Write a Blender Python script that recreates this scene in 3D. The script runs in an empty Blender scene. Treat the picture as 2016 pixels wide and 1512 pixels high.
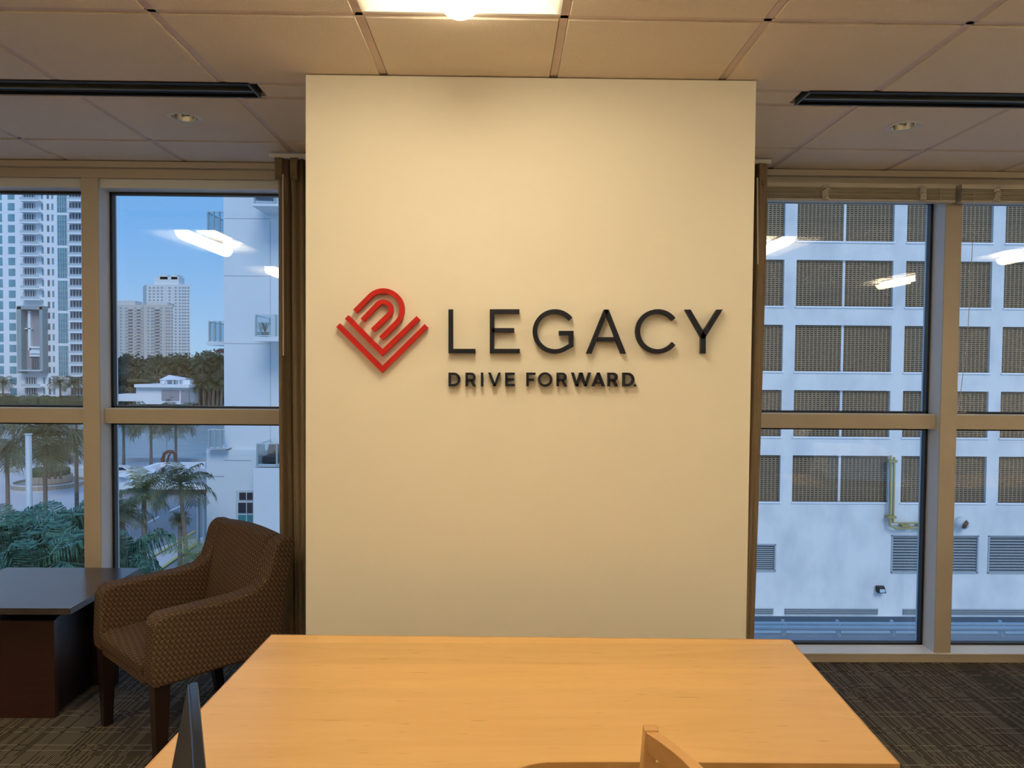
import bpy, bmesh, math, random
from math import sin, cos, pi, radians as R
from mathutils import Vector, Matrix
random.seed(7)
S = bpy.context.scene
COL = S.collection
CAMZ = 1.607
# ------------------------------------------------------------ camera
F_PX, YAW, PITCH, ROLL = 1422.83, 0.0141, 0.0303, 0.0083
fwd = Vector((sin(YAW)*cos(PITCH), cos(YAW)*cos(PITCH), -sin(PITCH)))
rt = Vector((cos(YAW), -sin(YAW), 0)); up = rt.cross(fwd)
r2 = rt*cos(ROLL)+up*sin(ROLL); u2 = -rt*sin(ROLL)+up*cos(ROLL)
cam = bpy.data.objects.new('camera', bpy.data.cameras.new('camera')); COL.objects.link(cam)
cam.matrix_world = Matrix(((r2.x, u2.x, -fwd.x, 0), (r2.y, u2.y, -fwd.y, 0), (r2.z, u2.z, -fwd.z, CAMZ), (0, 0, 0, 1)))
cam.data.sensor_width = 36; cam.data.lens = 36*F_PX/2016; cam.data.clip_start = .05; cam.data.clip_end = 3000
S.camera = cam
# ------------------------------------------------------------ colour management and exposure
S.view_settings.view_transform = 'Standard'; S.view_settings.look = 'None'
S.view_settings.gamma = 1; S.view_settings.exposure = 0.0; S.view_settings.use_curve_mapping = False
# ------------------------------------------------------------ world: hazy blue sky
W = bpy.data.worlds.new('sky'); S.world = W; W.use_nodes = True
nt = W.node_tree; nt.nodes.clear()
def nd(nt, t, **kw):
    n = nt.nodes.new(t)
    for k, v in kw.items(): setattr(n, k, v)
    return n
tc = nd(nt, 'ShaderNodeTexCoord'); sx = nd(nt, 'ShaderNodeSeparateXYZ'); nt.links.new(tc.outputs['Generated'], sx.inputs[0])
rp = nd(nt, 'ShaderNodeValToRGB'); nt.links.new(sx.outputs[2], rp.inputs[0])
e = rp.color_ramp.elements
e[0].position = 0; e[0].color = (.42, .66, .93, 1)
e[1].position = .55; e[1].color = (.13, .36, .80, 1)
m = rp.color_ramp.elements.new(.16); m.color = (.21, .50, .94, 1)
bg = nd(nt, 'ShaderNodeBackground'); bg.inputs[1].default_value = 1.0
nt.links.new(rp.outputs[0], bg.inputs[0])
wo = nd(nt, 'ShaderNodeOutputWorld'); nt.links.new(bg.outputs[0], wo.inputs[0])
# soft hazy sun from behind the building
sd = bpy.data.lights.new('sun', 'SUN'); sd.energy = 1.6; sd.angle = R(28); sd.color = (1.0, .97, .93)
so = bpy.data.objects.new('sun', sd); COL.objects.link(so); so.rotation_euler = (R(48), 0, R(14))
LAMP, TUBE, UPLIGHT = 24.0, 20.0, 25.0      # emission of the perforated lens and of the tubes behind it
LAMP_COL = (1.0, .85, .57, 1)

# ------------------------------------------------------------ pixel measuring helpers (photo measurements -> world metres)
def ray(px, py): return r2*((px-1008)/F_PX) - u2*((py-756)/F_PX) + fwd
def at_y(px, py, Y):
    d = ray(px, py); t = Y/d.y; return Vector((d.x*t, Y, CAMZ+d.z*t))
def at_z(px, py, z):
    d = ray(px, py); t = (z-CAMZ)/d.z; return Vector((d.x*t, d.y*t, z))

# ------------------------------------------------------------ materials
MATS = {}
def mat(name, col, rough=.6, metal=0., var=.06, scale=8., bump=0., spec=.5, stretch=None, col2=None, coord='Object', thr=None):
    m = bpy.data.materials.new(name); m.use_nodes = True; t = m.node_tree; t.nodes.clear()
    o = nd(t, 'ShaderNodeOutputMaterial'); b = nd(t, 'ShaderNodeBsdfPrincipled'); t.links.new(b.outputs[0], o.inputs[0])
    b.inputs['Roughness'].default_value = rough; b.inputs['Metallic'].default_value = metal
    b.inputs['Specular IOR Level'].default_value = spec
    tc = nd(t, 'ShaderNodeTexCoord'); mp = nd(t, 'ShaderNodeMapping'); t.links.new(tc.outputs[coord], mp.inputs[0])
    if stretch: mp.inputs['Scale'].default_value = stretch
    n = nd(t, 'ShaderNodeTexNoise'); n.inputs['Scale'].default_value = scale; n.inputs['Detail'].default_value = 5
    t.links.new(mp.outputs[0], n.inputs['Vector'])
    mx = nd(t, 'ShaderNodeMix', data_type='RGBA')
    c2 = col2 or tuple(max(0, c*(1-2*var)) for c in col)
    mx.inputs[6].default_value = (*(min(1, c*(1+var)) for c in col), 1); mx.inputs[7].default_value = (*c2, 1)
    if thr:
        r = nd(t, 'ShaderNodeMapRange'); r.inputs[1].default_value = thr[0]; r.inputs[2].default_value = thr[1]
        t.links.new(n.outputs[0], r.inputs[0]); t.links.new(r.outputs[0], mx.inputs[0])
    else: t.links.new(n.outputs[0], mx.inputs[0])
    t.links.new(mx.outputs[2], b.inputs['Base Color'])
    if bump:
        bp = nd(t, 'ShaderNodeBump'); bp.inputs['Strength'].default_value = bump; bp.inputs['Distance'].default_value = .01
        t.links.new(n.outputs[0], bp.inputs['Height']); t.links.new(bp.outputs[0], b.inputs['Normal'])
    MATS[name] = m; return m
def math_n(t, op, a, b=None, c=None):
    n = nd(t, 'ShaderNodeMath', operation=op)
    for i, v in enumerate((a, b, c)):
        if v is None: continue
        if isinstance(v, (int, float)): n.inputs[i].default_value = v
        else: t.links.new(v, n.inputs[i])
    return n.outputs[0]

wall_m = mat('cream_paint', (.80, .74, .63), .75, scale=3, var=.012, bump=.02)
backwall_m = mat('tan_paint', (.84, .74, .57), .8, scale=2, var=.03)
tile_m = mat('ceiling_tile_mineral', (.90, .78, .66), .95, scale=160, var=.05, bump=.25, spec=.1)
grid_m = mat('grid_bar_metal', (.78, .62, .54), .5, scale=20)
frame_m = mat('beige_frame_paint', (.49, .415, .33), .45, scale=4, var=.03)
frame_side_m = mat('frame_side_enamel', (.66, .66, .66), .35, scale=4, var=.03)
sill_m = mat('white_sill_enamel', (.86, .86, .86), .3, scale=4, var=.02)
gasket_m = mat('black_gasket', (.012, .012, .014), .4)
black_m = mat('black_slot', (.008, .009, .012), .55)
slotbar_m = mat('slot_bar_grey', (.07, .08, .09), .45)
chrome_m = mat('chrome', (.9, .9, .9), .14, 1.)
whitetrim_m = mat('white_trim', (.72, .68, .62), .4)
red_m = mat('red_acrylic', (.47, .010, .006), .5, scale=5, var=.03, spec=.3)
navy_m = mat('dark_navy_letter', (.010, .011, .020), .5, scale=5, spec=.25)
darkwood_m = mat('dark_walnut', (.034, .013, .009), .32, scale=3, stretch=(1, 8, 30), var=.3, col2=(.02, .008, .006))
darktop_m = mat('dark_table_top', (.055, .045, .045), .22, scale=5, stretch=(2, 14, 1), var=.2)
blackleg_m = mat('espresso_leg', (.018, .008, .006), .35, scale=6)
curtain_m = mat('brown_curtain_cloth', (.27, .20, .125), .9, scale=120, var=.12, bump=.08, spec=.1)
blind_m = mat('blind_slat_taupe', (.60, .53, .40), .5, scale=10)
blindrail_m = mat('blind_rail', (.58, .52, .42), .45)
cord_m = mat('white_cord', (.62, .56, .48), .8)
housing_m = mat('white_enamel_pan', (.86, .82, .76), .45, var=.01)
monitor_m = mat('black_gloss_plastic', (.02, .022, .026), .12)
monback_m = mat('black_matte_plastic', (.018, .015, .013), .6)
shirt_m = mat('dark_shirt', (.02, .024, .035), .9)
skin_m = mat('skin', (.45, .27, .19), .55)
hair_m = mat('black_hair', (.012, .01, .01), .6)
bottle_m = mat('white_plastic', (.8, .8, .8), .3)
# exterior
stucco_m = mat('white_stucco', (.66, .72, .76), .9, scale=.35, var=.05, stretch=(1, 1, .5), bump=.0, col2=(.54, .62, .68))
garage_m = mat('garage_stucco', (.66, .69, .70), .9, scale=.8, var=.07, stretch=(1, 1, .6), col2=(.57, .61, .64), thr=(.42, .68))
tower_m = mat('tower_white', (.80, .84, .88), .85, scale=.1, var=.02)
farbeige_m = mat('far_tower_beige', (.62, .60, .58), .9, scale=.02, var=.03)
farwhite_m = mat('far_tower_white', (.74, .78, .80), .9, scale=.02, var=.03)
farwin_m = mat('far_window', (.34, .40, .46), .4, scale=.1)  # far tower colours kept light to paint in distance haze
farred_m = mat('far_balcony_rose', (.50, .42, .42), .7)
glassblue_m = mat('blue_glazing', (.17, .38, .46), .15, scale=.3, var=.3, col2=(.07, .15, .19))
glassdark_m = mat('hazed_dark_glazing', (.15, .18, .22), .2, scale=.5, var=.3)  # lightened so that haze over the bay is painted into the glazing
teal_m = mat('grey_green_frame', (.30, .38, .40), .7)
rail_m = mat('pale_rail', (.50, .60, .66), .4)
portal_m = mat('portal_grey', (.32, .32, .36), .8)
grille_m = mat('veil_brown_breeze_block', (.27, .20, .125), .85, scale=4)  # brown paints in the tan room reflection lying over the screens
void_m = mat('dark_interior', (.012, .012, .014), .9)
louvre_m = mat('grey_louvre', (.36, .42, .45), .5)
louvreback_m = mat('louvre_recess', (.03, .04, .045), .8)
yellow_m = mat('yellow_pipe', (.34, .30, .11), .45, scale=6)
galv_m = mat('galvanised_pipe', (.85, .88, .88), .3, .25)
roof_m = mat('grey_roof_membrane', (.20, .20, .20), .8, scale=1.5)
concrete_m = mat('pale_paving', (.55, .56, .58), .9, scale=.3, var=.08)
road_m = mat('asphalt', (.27, .29, .31), .9, scale=.6, var=.1)
kerb_m = mat('yellow_kerb', (.55, .48, .16), .8)
linew_m = mat('white_road_paint', (.75, .75, .75), .8)
stone_m = mat('beige_stone', (.42, .36, .29), .85, scale=1.2, var=.2)
hedge_m = mat('hedge_leaf', (.075, .10, .045), .8, scale=6, var=.3)
bark_m = mat('palm_trunk', (.21, .17, .13), .9, scale=3, stretch=(1, 1, 6), var=.25)
frond_dark_m = mat('frond_dark_green', (.065, .175, .110), .45, scale=5, var=.1, col2=(.012, .045, .028), thr=(.38, .62))  # pale and dark noise patches paint highlights onto the leaflets
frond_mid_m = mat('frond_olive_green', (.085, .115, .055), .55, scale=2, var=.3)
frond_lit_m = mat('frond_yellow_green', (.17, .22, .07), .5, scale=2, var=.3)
treefar_m = mat('far_tree_leaf', (.15, .17, .11), .9, scale=.5, var=.3)  # leaf colour lightened to paint in the veil reflected by the glass
bronze_m = mat('bronze', (.13, .06, .035), .5)
carpaint_m = mat('white_car_paint', (.7, .72, .75), .25)
tyre_m = mat('tyre', (.02, .02, .02), .8)
redcloth_m = mat('dark_cushion', (.10, .07, .07), .9)
navywin_m = mat('navy_pane', (.02, .03, .05), .15)
tealwin_m = mat('teal_pane', (.05, .22, .24), .25)

def water():
    m = mat('bay_water', (.30, .38, .40), .3, scale=.9, stretch=(.25, 1.2, 1), var=.35, bump=.0)
    return m
water_m = water()

def emis(name, col, s):
    m = bpy.data.materials.new(name); m.use_nodes = True; t = m.node_tree; t.nodes.clear()
    o = nd(t, 'ShaderNodeOutputMaterial'); e = nd(t, 'ShaderNodeEmission'); e.inputs[0].default_value = col; e.inputs[1].default_value = s
    t.links.new(e.outputs[0], o.inputs[0]); return m
lens_m = emis('glowing_lens', LAMP_COL, LAMP); tube_m = emis('fluorescent_tube', LAMP_COL, TUBE)

def glass(name, k, tint):
    m = bpy.data.materials.new(name); m.use_nodes = True; t = m.node_tree; t.nodes.clear()
    o = nd(t, 'ShaderNodeOutputMaterial'); tr = nd(t, 'ShaderNodeBsdfTransparent'); tr.inputs[0].default_value = tint
    g = nd(t, 'ShaderNodeBsdfGlossy'); g.inputs['Roughness'].default_value = 0.0; g.inputs[0].default_value = (1, 1, 1, 1)
    fr = nd(t, 'ShaderNodeFresnel'); fr.inputs[0].default_value = 1.5
    f = math_n(t, 'MULTIPLY', fr.outputs[0], k); f = math_n(t, 'MINIMUM', f, .9)
    mx = nd(t, 'ShaderNodeMixShader'); t.links.new(f, mx.inputs[0]); t.links.new(tr.outputs[0], mx.inputs[1]); t.links.new(g.outputs[0], mx.inputs[2])
    t.links.new(mx.outputs[0], o.inputs[0]); return m
pane_in_m = glass('window_glass_inner', 1.9, (.97, .985, 1, 1))
pane_out_m = glass('window_glass_outer', 1.5, (.95, .98, 1, 1))
railglass_m = glass('balustrade_glass', 3.0, (.72, .84, .88, 1))

def maple(name, base, dark, strips=True):
    m = bpy.data.materials.new(name); m.use_nodes = True; t = m.node_tree; t.nodes.clear()
    o = nd(t, 'ShaderNodeOutputMaterial'); b = nd(t, 'ShaderNodeBsdfPrincipled'); t.links.new(b.outputs[0], o.inputs[0])
    b.inputs['Roughness'].default_value = .34; b.inputs['Specular IOR Level'].default_value = .5
    tc = nd(t, 'ShaderNodeTexCoord'); mp = nd(t, 'ShaderNodeMapping'); t.links.new(tc.outputs['Object'], mp.inputs[0]); mp.inputs['Scale'].default_value = (1.1, 10, 10)
    n1 = nd(t, 'ShaderNodeTexNoise'); n1.inputs['Scale'].default_value = 1.6; n1.inputs['Detail'].default_value = 8; n1.inputs['Distortion'].default_value = 1.4
    t.links.new(mp.outputs[0], n1.inputs['Vector'])
    mx = nd(t, 'ShaderNodeMix', data_type='RGBA'); mx.inputs[6].default_value = (*base, 1); mx.inputs[7].default_value = (*dark, 1)
    t.links.new(n1.outputs[0], mx.inputs[0])
    out = mx.outputs[2]
    # dark flecks
    mp2 = nd(t, 'ShaderNodeMapping'); t.links.new(tc.outputs['Object'], mp2.inputs[0]); mp2.inputs['Scale'].default_value = (11, 130, 130)
    n2 = nd(t, 'ShaderNodeTexNoise'); n2.inputs['Scale'].default_value = 1.0; n2.inputs['Detail'].default_value = 2; t.links.new(mp2.outputs[0], n2.inputs['Vector'])
    r = nd(t, 'ShaderNodeMapRange'); r.inputs[1].default_value = .66; r.inputs[2].default_value = .74; r.inputs[4].default_value = .5; t.links.new(n2.outputs[0], r.inputs[0])
    mx2 = nd(t, 'ShaderNodeMix', data_type='RGBA'); mx2.inputs[7].default_value = (dark[0]*.55, dark[1]*.5, dark[2]*.4, 1)
    t.links.new(r.outputs[0], mx2.inputs[0]); t.links.new(out, mx2.inputs[6]); out = mx2.outputs[2]
    if strips:   # veneer leaves of slightly different tone
        sx = nd(t, 'ShaderNodeSeparateXYZ'); t.links.new(tc.outputs['Object'], sx.inputs[0])
        v = math_n(t, 'FLOOR', math_n(t, 'DIVIDE', sx.outputs[1], .155))
        wn = nd(t, 'ShaderNodeTexWhiteNoise', noise_dimensions='1D'); t.links.new(v, wn.inputs['W'])
        f = math_n(t, 'MULTIPLY_ADD', wn.outputs[0], .16, .90)
        vm = nd(t, 'ShaderNodeVectorMath', operation='SCALE'); t.links.new(out, vm.inputs[0]); t.links.new(f, vm.inputs['Scale']); out = vm.outputs[0]
    t.links.new(out, b.inputs['Base Color']); return m
maple_m = maple('maple_veneer', (.76, .47, .185), (.60, .34, .115))
mapleedge_m = maple('maple_edge', (.56, .31, .11), (.46, .24, .08), False)
maplechair_m = maple('maple_chair_wood', (.60, .34, .13), (.48, .25, .09), False)

def carpet():
    m = bpy.data.materials.new('striped_carpet'); m.use_nodes = True; t = m.node_tree; t.nodes.clear()
    o = nd(t, 'ShaderNodeOutputMaterial'); b = nd(t, 'ShaderNodeBsdfPrincipled'); t.links.new(b.outputs[0], o.inputs[0])
    b.inputs['Roughness'].default_value = .97; b.inputs['Specular IOR Level'].default_value = .1
    tc = nd(t, 'ShaderNodeTexCoord'); sx = nd(t, 'ShaderNodeSeparateXYZ'); t.links.new(tc.outputs['Object'], sx.inputs[0])
    x, y = sx.outputs[0], sx.outputs[1]
    cell = math_n(t, 'DIVIDE', x, .0102); ix = math_n(t, 'FLOOR', cell); fx = math_n(t, 'FRACT', cell)
    band = math_n(t, 'FLOOR', math_n(t, 'DIVIDE', y, .58))
    cx = nd(t, 'ShaderNodeCombineXYZ'); t.links.new(ix, cx.inputs[0]); t.links.new(band, cx.inputs[1])
    wn = nd(t, 'ShaderNodeTexWhiteNoise', noise_dimensions='2D'); t.links.new(cx.outputs[0], wn.inputs['Vector'])
    on = math_n(t, 'GREATER_THAN', wn.outputs[0], .54)
    thin = math_n(t, 'LESS_THAN', fx, .27)
    line = math_n(t, 'MULTIPLY', on, thin)
    # dashed cross rows in pairs
    yb = math_n(t, 'FRACT', math_n(t, 'DIVIDE', math_n(t, 'SUBTRACT', y, .01), .1465))
    r1 = math_n(t, 'LESS_THAN', yb, .045); r2_ = math_n(t, 'LESS_THAN', math_n(t, 'ABSOLUTE', math_n(t, 'SUBTRACT', yb, .30)), .024)
    row = math_n(t, 'MAXIMUM', r1, r2_)
    iy = math_n(t, 'FLOOR', math_n(t, 'DIVIDE', y, .07)); ix2 = math_n(t, 'FLOOR', math_n(t, 'DIVIDE', x, .022))
    cx2 = nd(t, 'ShaderNodeCombineXYZ'); t.links.new(ix2, cx2.inputs[0]); t.links.new(iy, cx2.inputs[1])
    wn2 = nd(t, 'ShaderNodeTexWhiteNoise', noise_dimensions='2D'); t.links.new(cx2.outputs[0], wn2.inputs['Vector'])
    dark = math_n(t, 'MULTIPLY', row, math_n(t, 'LESS_THAN', wn2.outputs[0], .38))
    light = math_n(t, 'MULTIPLY', row, math_n(t, 'GREATER_THAN', wn2.outputs[0], .52))
    nz = nd(t, 'ShaderNodeTexNoise'); nz.inputs['Scale'].default_value = 260; t.links.new(tc.outputs['Object'], nz.inputs['Vector'])
    nz2 = nd(t, 'ShaderNodeTexNoise'); nz2.inputs['Scale'].default_value = 9; t.links.new(tc.outputs['Object'], nz2.inputs['Vector'])
    mp = nd(t, 'ShaderNodeMix', data_type='RGBA'); mp.inputs[6].default_value = (.050, .044, .037, 1); mp.inputs[7].default_value = (.082, .066, .048, 1)
    t.links.new(nz2.outputs[0], mp.inputs[0])
    def over(prev, fac, col, k=1):
        q = nd(t, 'ShaderNodeMix', data_type='RGBA'); t.links.new(prev, q.inputs[6]); q.inputs[7].default_value = (*col, 1)
        t.links.new(math_n(t, 'MULTIPLY', fac, k), q.inputs[0]); return q.outputs[2]
    c = over(mp.outputs[2], line, (.30, .27, .20), .8)
    c = over(c, light, (.26, .22, .16), .6); c = over(c, dark, (.012, .009, .007), .8)
    q = nd(t, 'ShaderNodeVectorMath', operation='SCALE'); t.links.new(c, q.inputs[0]); t.links.new(math_n(t, 'MULTIPLY_ADD', nz.outputs[0], 1.0, .5), q.inputs['Scale'])
    t.links.new(q.outputs[0], b.inputs['Base Color'])
    bp = nd(t, 'ShaderNodeBump'); bp.inputs['Strength'].default_value = .4; bp.inputs['Distance'].default_value = .004
    t.links.new(nz.outputs[0], bp.inputs['Height']); t.links.new(bp.outputs[0], b.inputs['Normal'])
    return m
carpet_m = carpet()

def upholstery():
    m = bpy.data.materials.new('ring_pattern_fabric'); m.use_nodes = True; t = m.node_tree; t.nodes.clear()
    o = nd(t, 'ShaderNodeOutputMaterial'); b = nd(t, 'ShaderNodeBsdfPrincipled'); t.links.new(b.outputs[0], o.inputs[0])
    b.inputs['Roughness'].default_value = .85; b.inputs['Specular IOR Level'].default_value = .25
    uv = nd(t, 'ShaderNodeTexCoord'); mp = nd(t, 'ShaderNodeMapping'); t.links.new(uv.outputs['UV'], mp.inputs[0])
    mp.inputs['Rotation'].default_value = (0, 0, R(12)); mp.inputs['Scale'].default_value = (47, 47, 47)
    sx = nd(t, 'ShaderNodeSeparateXYZ'); t.links.new(mp.outputs[0], sx.inputs[0]); u, v = sx.outputs[0], sx.outputs[1]
    def ring(ou, ov, rad, w):
        a = math_n(t, 'SUBTRACT', math_n(t, 'FRACT', math_n(t, 'ADD', u, ou)), .5); c = math_n(t, 'SUBTRACT', math_n(t, 'FRACT', math_n(t, 'ADD', v, ov)), .5)
        d = math_n(t, 'SQRT', math_n(t, 'ADD', math_n(t, 'MULTIPLY', a, a), math_n(t, 'MULTIPLY', c, c)))
        return math_n(t, 'LESS_THAN', math_n(t, 'ABSOLUTE', math_n(t, 'SUBTRACT', d, rad)), w), a, c
    q1, a1, c1 = ring(0, 0, .43, .075); q2, a2, c2 = ring(.5, .5, .30, .07)
    bar = math_n(t, 'MULTIPLY', math_n(t, 'LESS_THAN', math_n(t, 'ABSOLUTE', math_n(t, 'SUBTRACT', a2, c2)), .10), math_n(t, 'GREATER_THAN', a2, 0))
    k = math_n(t, 'MAXIMUM', q1, bar)
    mx = nd(t, 'ShaderNodeMix', data_type='RGBA'); mx.inputs[6].default_value = (.135, .085, .048, 1); mx.inputs[7].default_value = (.036, .018, .011, 1)
    t.links.new(k, mx.inputs[0]); t.links.new(mx.outputs[2], b.inputs['Base Color'])
    bp = nd(t, 'ShaderNodeBump'); bp.inputs['Strength'].default_value = .3; bp.inputs['Distance'].default_value = .002; bp.invert = True
    t.links.new(k, bp.inputs['Height']); t.links.new(bp.outputs[0], b.inputs['Normal'])
    return m
uph_m = upholstery()

# ------------------------------------------------------------ mesh builder
class MB:
    def __init__(s): s.v = []; s.f = []
    def add(s, vs, fs):
        o = len(s.v); s.v += [tuple(v) for v in vs]; s.f += [tuple(i+o for i in f) for f in fs]; return s
    def box(s, x0, y0, z0, x1, y1, z1):
        if x0 > x1: x0, x1 = x1, x0
        if y0 > y1: y0, y1 = y1, y0
        if z0 > z1: z0, z1 = z1, z0
        return s.add([(x0,y0,z0),(x1,y0,z0),(x1,y1,z0),(x0,y1,z0),(x0,y0,z1),(x1,y0,z1),(x1,y1,z1),(x0,y1,z1)],
                     [(0,3,2,1),(4,5,6,7),(0,1,5,4),(1,2,6,5),(2,3,7,6),(3,0,4,7)])
    def hexa(s, b, t): return s.add(list(b)+list(t), [(0,3,2,1),(4,5,6,7),(0,1,5,4),(1,2,6,5),(2,3,7,6),(3,0,4,7)])
    def prism(s, poly, vec):                      # poly: 3D points (one face), extruded by vec
        n = len(poly); vec = Vector(vec); P = [Vector(p) for p in poly]
        return s.add(P+[p+vec for p in P], [tuple(range(n))[::-1], tuple(range(n, 2*n))]+[(i, (i+1) % n, (i+1) % n+n, i+n) for i in range(n)])
    def tube(s, pts, rad, n=8, cap=True):
        P = [Vector(p) for p in pts]; rs = rad if isinstance(rad, (list, tuple)) else [rad]*len(P)
        vs = []; fs = []
        for i, p in enumerate(P):
            d = (P[min(i+1, len(P)-1)]-P[max(i-1, 0)]).normalized()
            a = d.cross(Vector((0, 0, 1))) if abs(d.z) < .9 else d.cross(Vector((0, 1, 0)))
            a.normalize(); b_ = d.cross(a)
            for k in range(n):
                q = 2*pi*k/n; vs.append(p+(a*cos(q)+b_*sin(q))*rs[i])
        for i in range(len(P)-1):
            for k in range(n):
                fs.append((i*n+k, i*n+(k+1) % n, (i+1)*n+(k+1) % n, (i+1)*n+k))
        if cap: fs.append(tuple(range(n))[::-1]); fs.append(tuple((len(P)-1)*n+k for k in range(n)))
        return s.add(vs, fs)
    def lathe(s, prof, c=(0, 0, 0), n=24, a0=0., a1=2*pi):     # prof: (r,z)
        full = abs(a1-a0-2*pi) < 1e-6; m = n if full else n+1; vs = []; fs = []
        for r, z in prof:
            for k in range(m):
                q = a0+(a1-a0)*k/n; vs.append((c[0]+r*cos(q), c[1]+r*sin(q), c[2]+z))
        for i in range(len(prof)-1):
            for k in range(n):
                k2 = (k+1) % m; fs.append((i*m+k, i*m+k2, (i+1)*m+k2, (i+1)*m+k))
        return s.add(vs, fs)
    def mesh(s, name, m, smooth=False, uv=False):
        me = bpy.data.meshes.new(name); me.from_pydata(s.v, [], s.f); me.update()
        me.materials.append(m)
        if smooth: me.polygons.foreach_set('use_smooth', [True]*len(me.polygons))
        if uv: box_uv(me)
        return me
    def obj(s, name, m, parent=None, smooth=False, bevel=0, seg=2, fix=False, uv=False, **kw):
        me = s.mesh(name, m, smooth)
        if fix or bevel:
            bm = bmesh.new(); bm.from_mesh(me); bmesh.ops.recalc_face_normals(bm, faces=bm.faces[:]); bm.to_mesh(me); bm.free()
        if uv: box_uv(me)
        o = bpy.data.objects.new(name, me); COL.objects.link(o)
        if parent: o.parent = parent
        if bevel:
            b = o.modifiers.new('bevel', 'BEVEL'); b.width = bevel; b.segments = seg; b.limit_method = 'ANGLE'; b.angle_limit = R(30)
            if smooth: b.harden_normals = True
        tag(o, **kw); return o
def box_uv(me):
    uvl = me.uv_layers.new(name='uv')
    for p in me.polygons:
        n = p.normal; a = max(range(3), key=lambda i: abs(n[i]))
        for li in p.loop_indices:
            c = me.vertices[me.loops[li].vertex_index].co
            uvl.data[li].uv = ((c.y, c.z), (c.x, c.z), (c.x, c.y))[a]
def tag(o, label=None, cat=None, group=None, kind=None):
    if label: o['label'] = label
    if cat: o['category'] = cat
    if group: o['group'] = group
    if kind: o['kind'] = kind
    return o
def thing(name, label=None, cat=None, loc=(0, 0, 0), rz=0, group=None, kind=None):
    o = bpy.data.objects.new(name, None); COL.objects.link(o); o.empty_display_size = .1
    o.location = loc; o.rotation_euler = (0, 0, rz); return tag(o, label, cat, group, kind)
def link_copy(o, parent=None, loc=None, rot=None, scale=None, **kw):
    c = o.copy(); COL.objects.link(c); c.parent = parent
    if loc is not None: c.location = loc
    if rot is not None: c.rotation_euler = rot
    if scale is not None: c.scale = scale
    return tag(c, **kw)
def inst(name, me, parent=None, loc=(0, 0, 0), rot=(0, 0, 0), scale=(1, 1, 1), **kw):
    o = bpy.data.objects.new(name, me); COL.objects.link(o); o.parent = parent
    o.location = loc; o.rotation_euler = rot; o.scale = scale; return tag(o, **kw)

# =================================================================== ROOM SHELL
ZC = 2.632
XL, XR, YB, YW = -5.1, 6.9, -4.6, 3.84          # side walls, back wall, face of the window wall
X0, TX = -.4326, .61
YROWS = [2.182-.5487*k for k in range(12, 0, -1)]+[2.182, 2.731]     # cross joints towards the camera
CX0, CX1, CY = -.711, .910, 2.626                                   # column

floor = MB().box(XL, YB, -.2, XR, 3.84, 0).obj('floor', carpet_m, kind='structure', label='dark carpet with fine pale stripes')
MB().box(XL-.2, YB, -.2, XL, 3.84, 2.9).obj('wall_left', backwall_m, kind='structure')
MB().box(XR, YB, -.2, XR+.2, 3.84, 2.9).obj('wall_right', backwall_m, kind='structure')
MB().box(XL-.2, YB-.2, -.2, XR+.2, YB, 2.9).obj('wall_back', backwall_m, kind='structure')
MB().box(XL-.2, 3.84, -.45, XR+.2, 4.10, -.005).obj('wall_front', frame_m, kind='structure')
MB().box(XL-.2, 3.84, 2.555, XR+.2, 4.10, 2.9).obj('trim_1', frame_m, kind='structure')
col_o = MB().box(CX0, CY, 0, CX1, 3.835, ZC-.003).obj('column', wall_m, kind='structure', bevel=.003, label='wide cream painted column')

ceil = thing('ceiling', kind='structure')
MB().box(XL-.2, YB-.2, 2.90, XR+.2, 4.10, 3.05).obj('light_block_slab', housing_m, ceil)  # unseen slab added above the tiles to block outside light
lights_x = [-4, 0, 4, 8]
light_rows = [(10, 11), (6, 7), (2, 3)]      # pairs of tile rows holding 2x4 troffers (index in YROWS)
def is_light(k, j): return k in lights_x and any(j in r for r in light_rows)
g = .0105
tile_cache = {}
def tile(x0, x1, y0, y1, name='ceiling_tile'):
    key = (round(x1-x0, 3), round(y1-y0, 3))
    if key not in tile_cache:
        w, d = (x1-x0)/2-g, (y1-y0)/2-g
        q = .006
        b = [(-w+q, -d+q, 0), (w-q, -d+q, 0), (w-q, d-q, 0), (-w+q, d-q, 0)]; t = [(-w, -d, .012), (w, -d, .012), (w, d, .012), (-w, d, .012)]
        tile_cache[key] = MB().hexa(b, t).mesh('ceiling_tile', tile_m)
    inst(name, tile_cache[key], ceil, ((x0+x1)/2, (y0+y1)/2, ZC))
KS = range(-8, 12)
def xs(k): return X0+TX*k
rows = [(YROWS[j], YROWS[j+1], j) for j in range(len(YROWS)-1)]
for y0, y1, j in rows:
    for k in KS:
        if is_light(k, j): continue
        a, b = max(xs(k), XL), min(xs(k+1), XR)
        if b-a < .05: continue
        tile(a, b, y0, y1)
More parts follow.
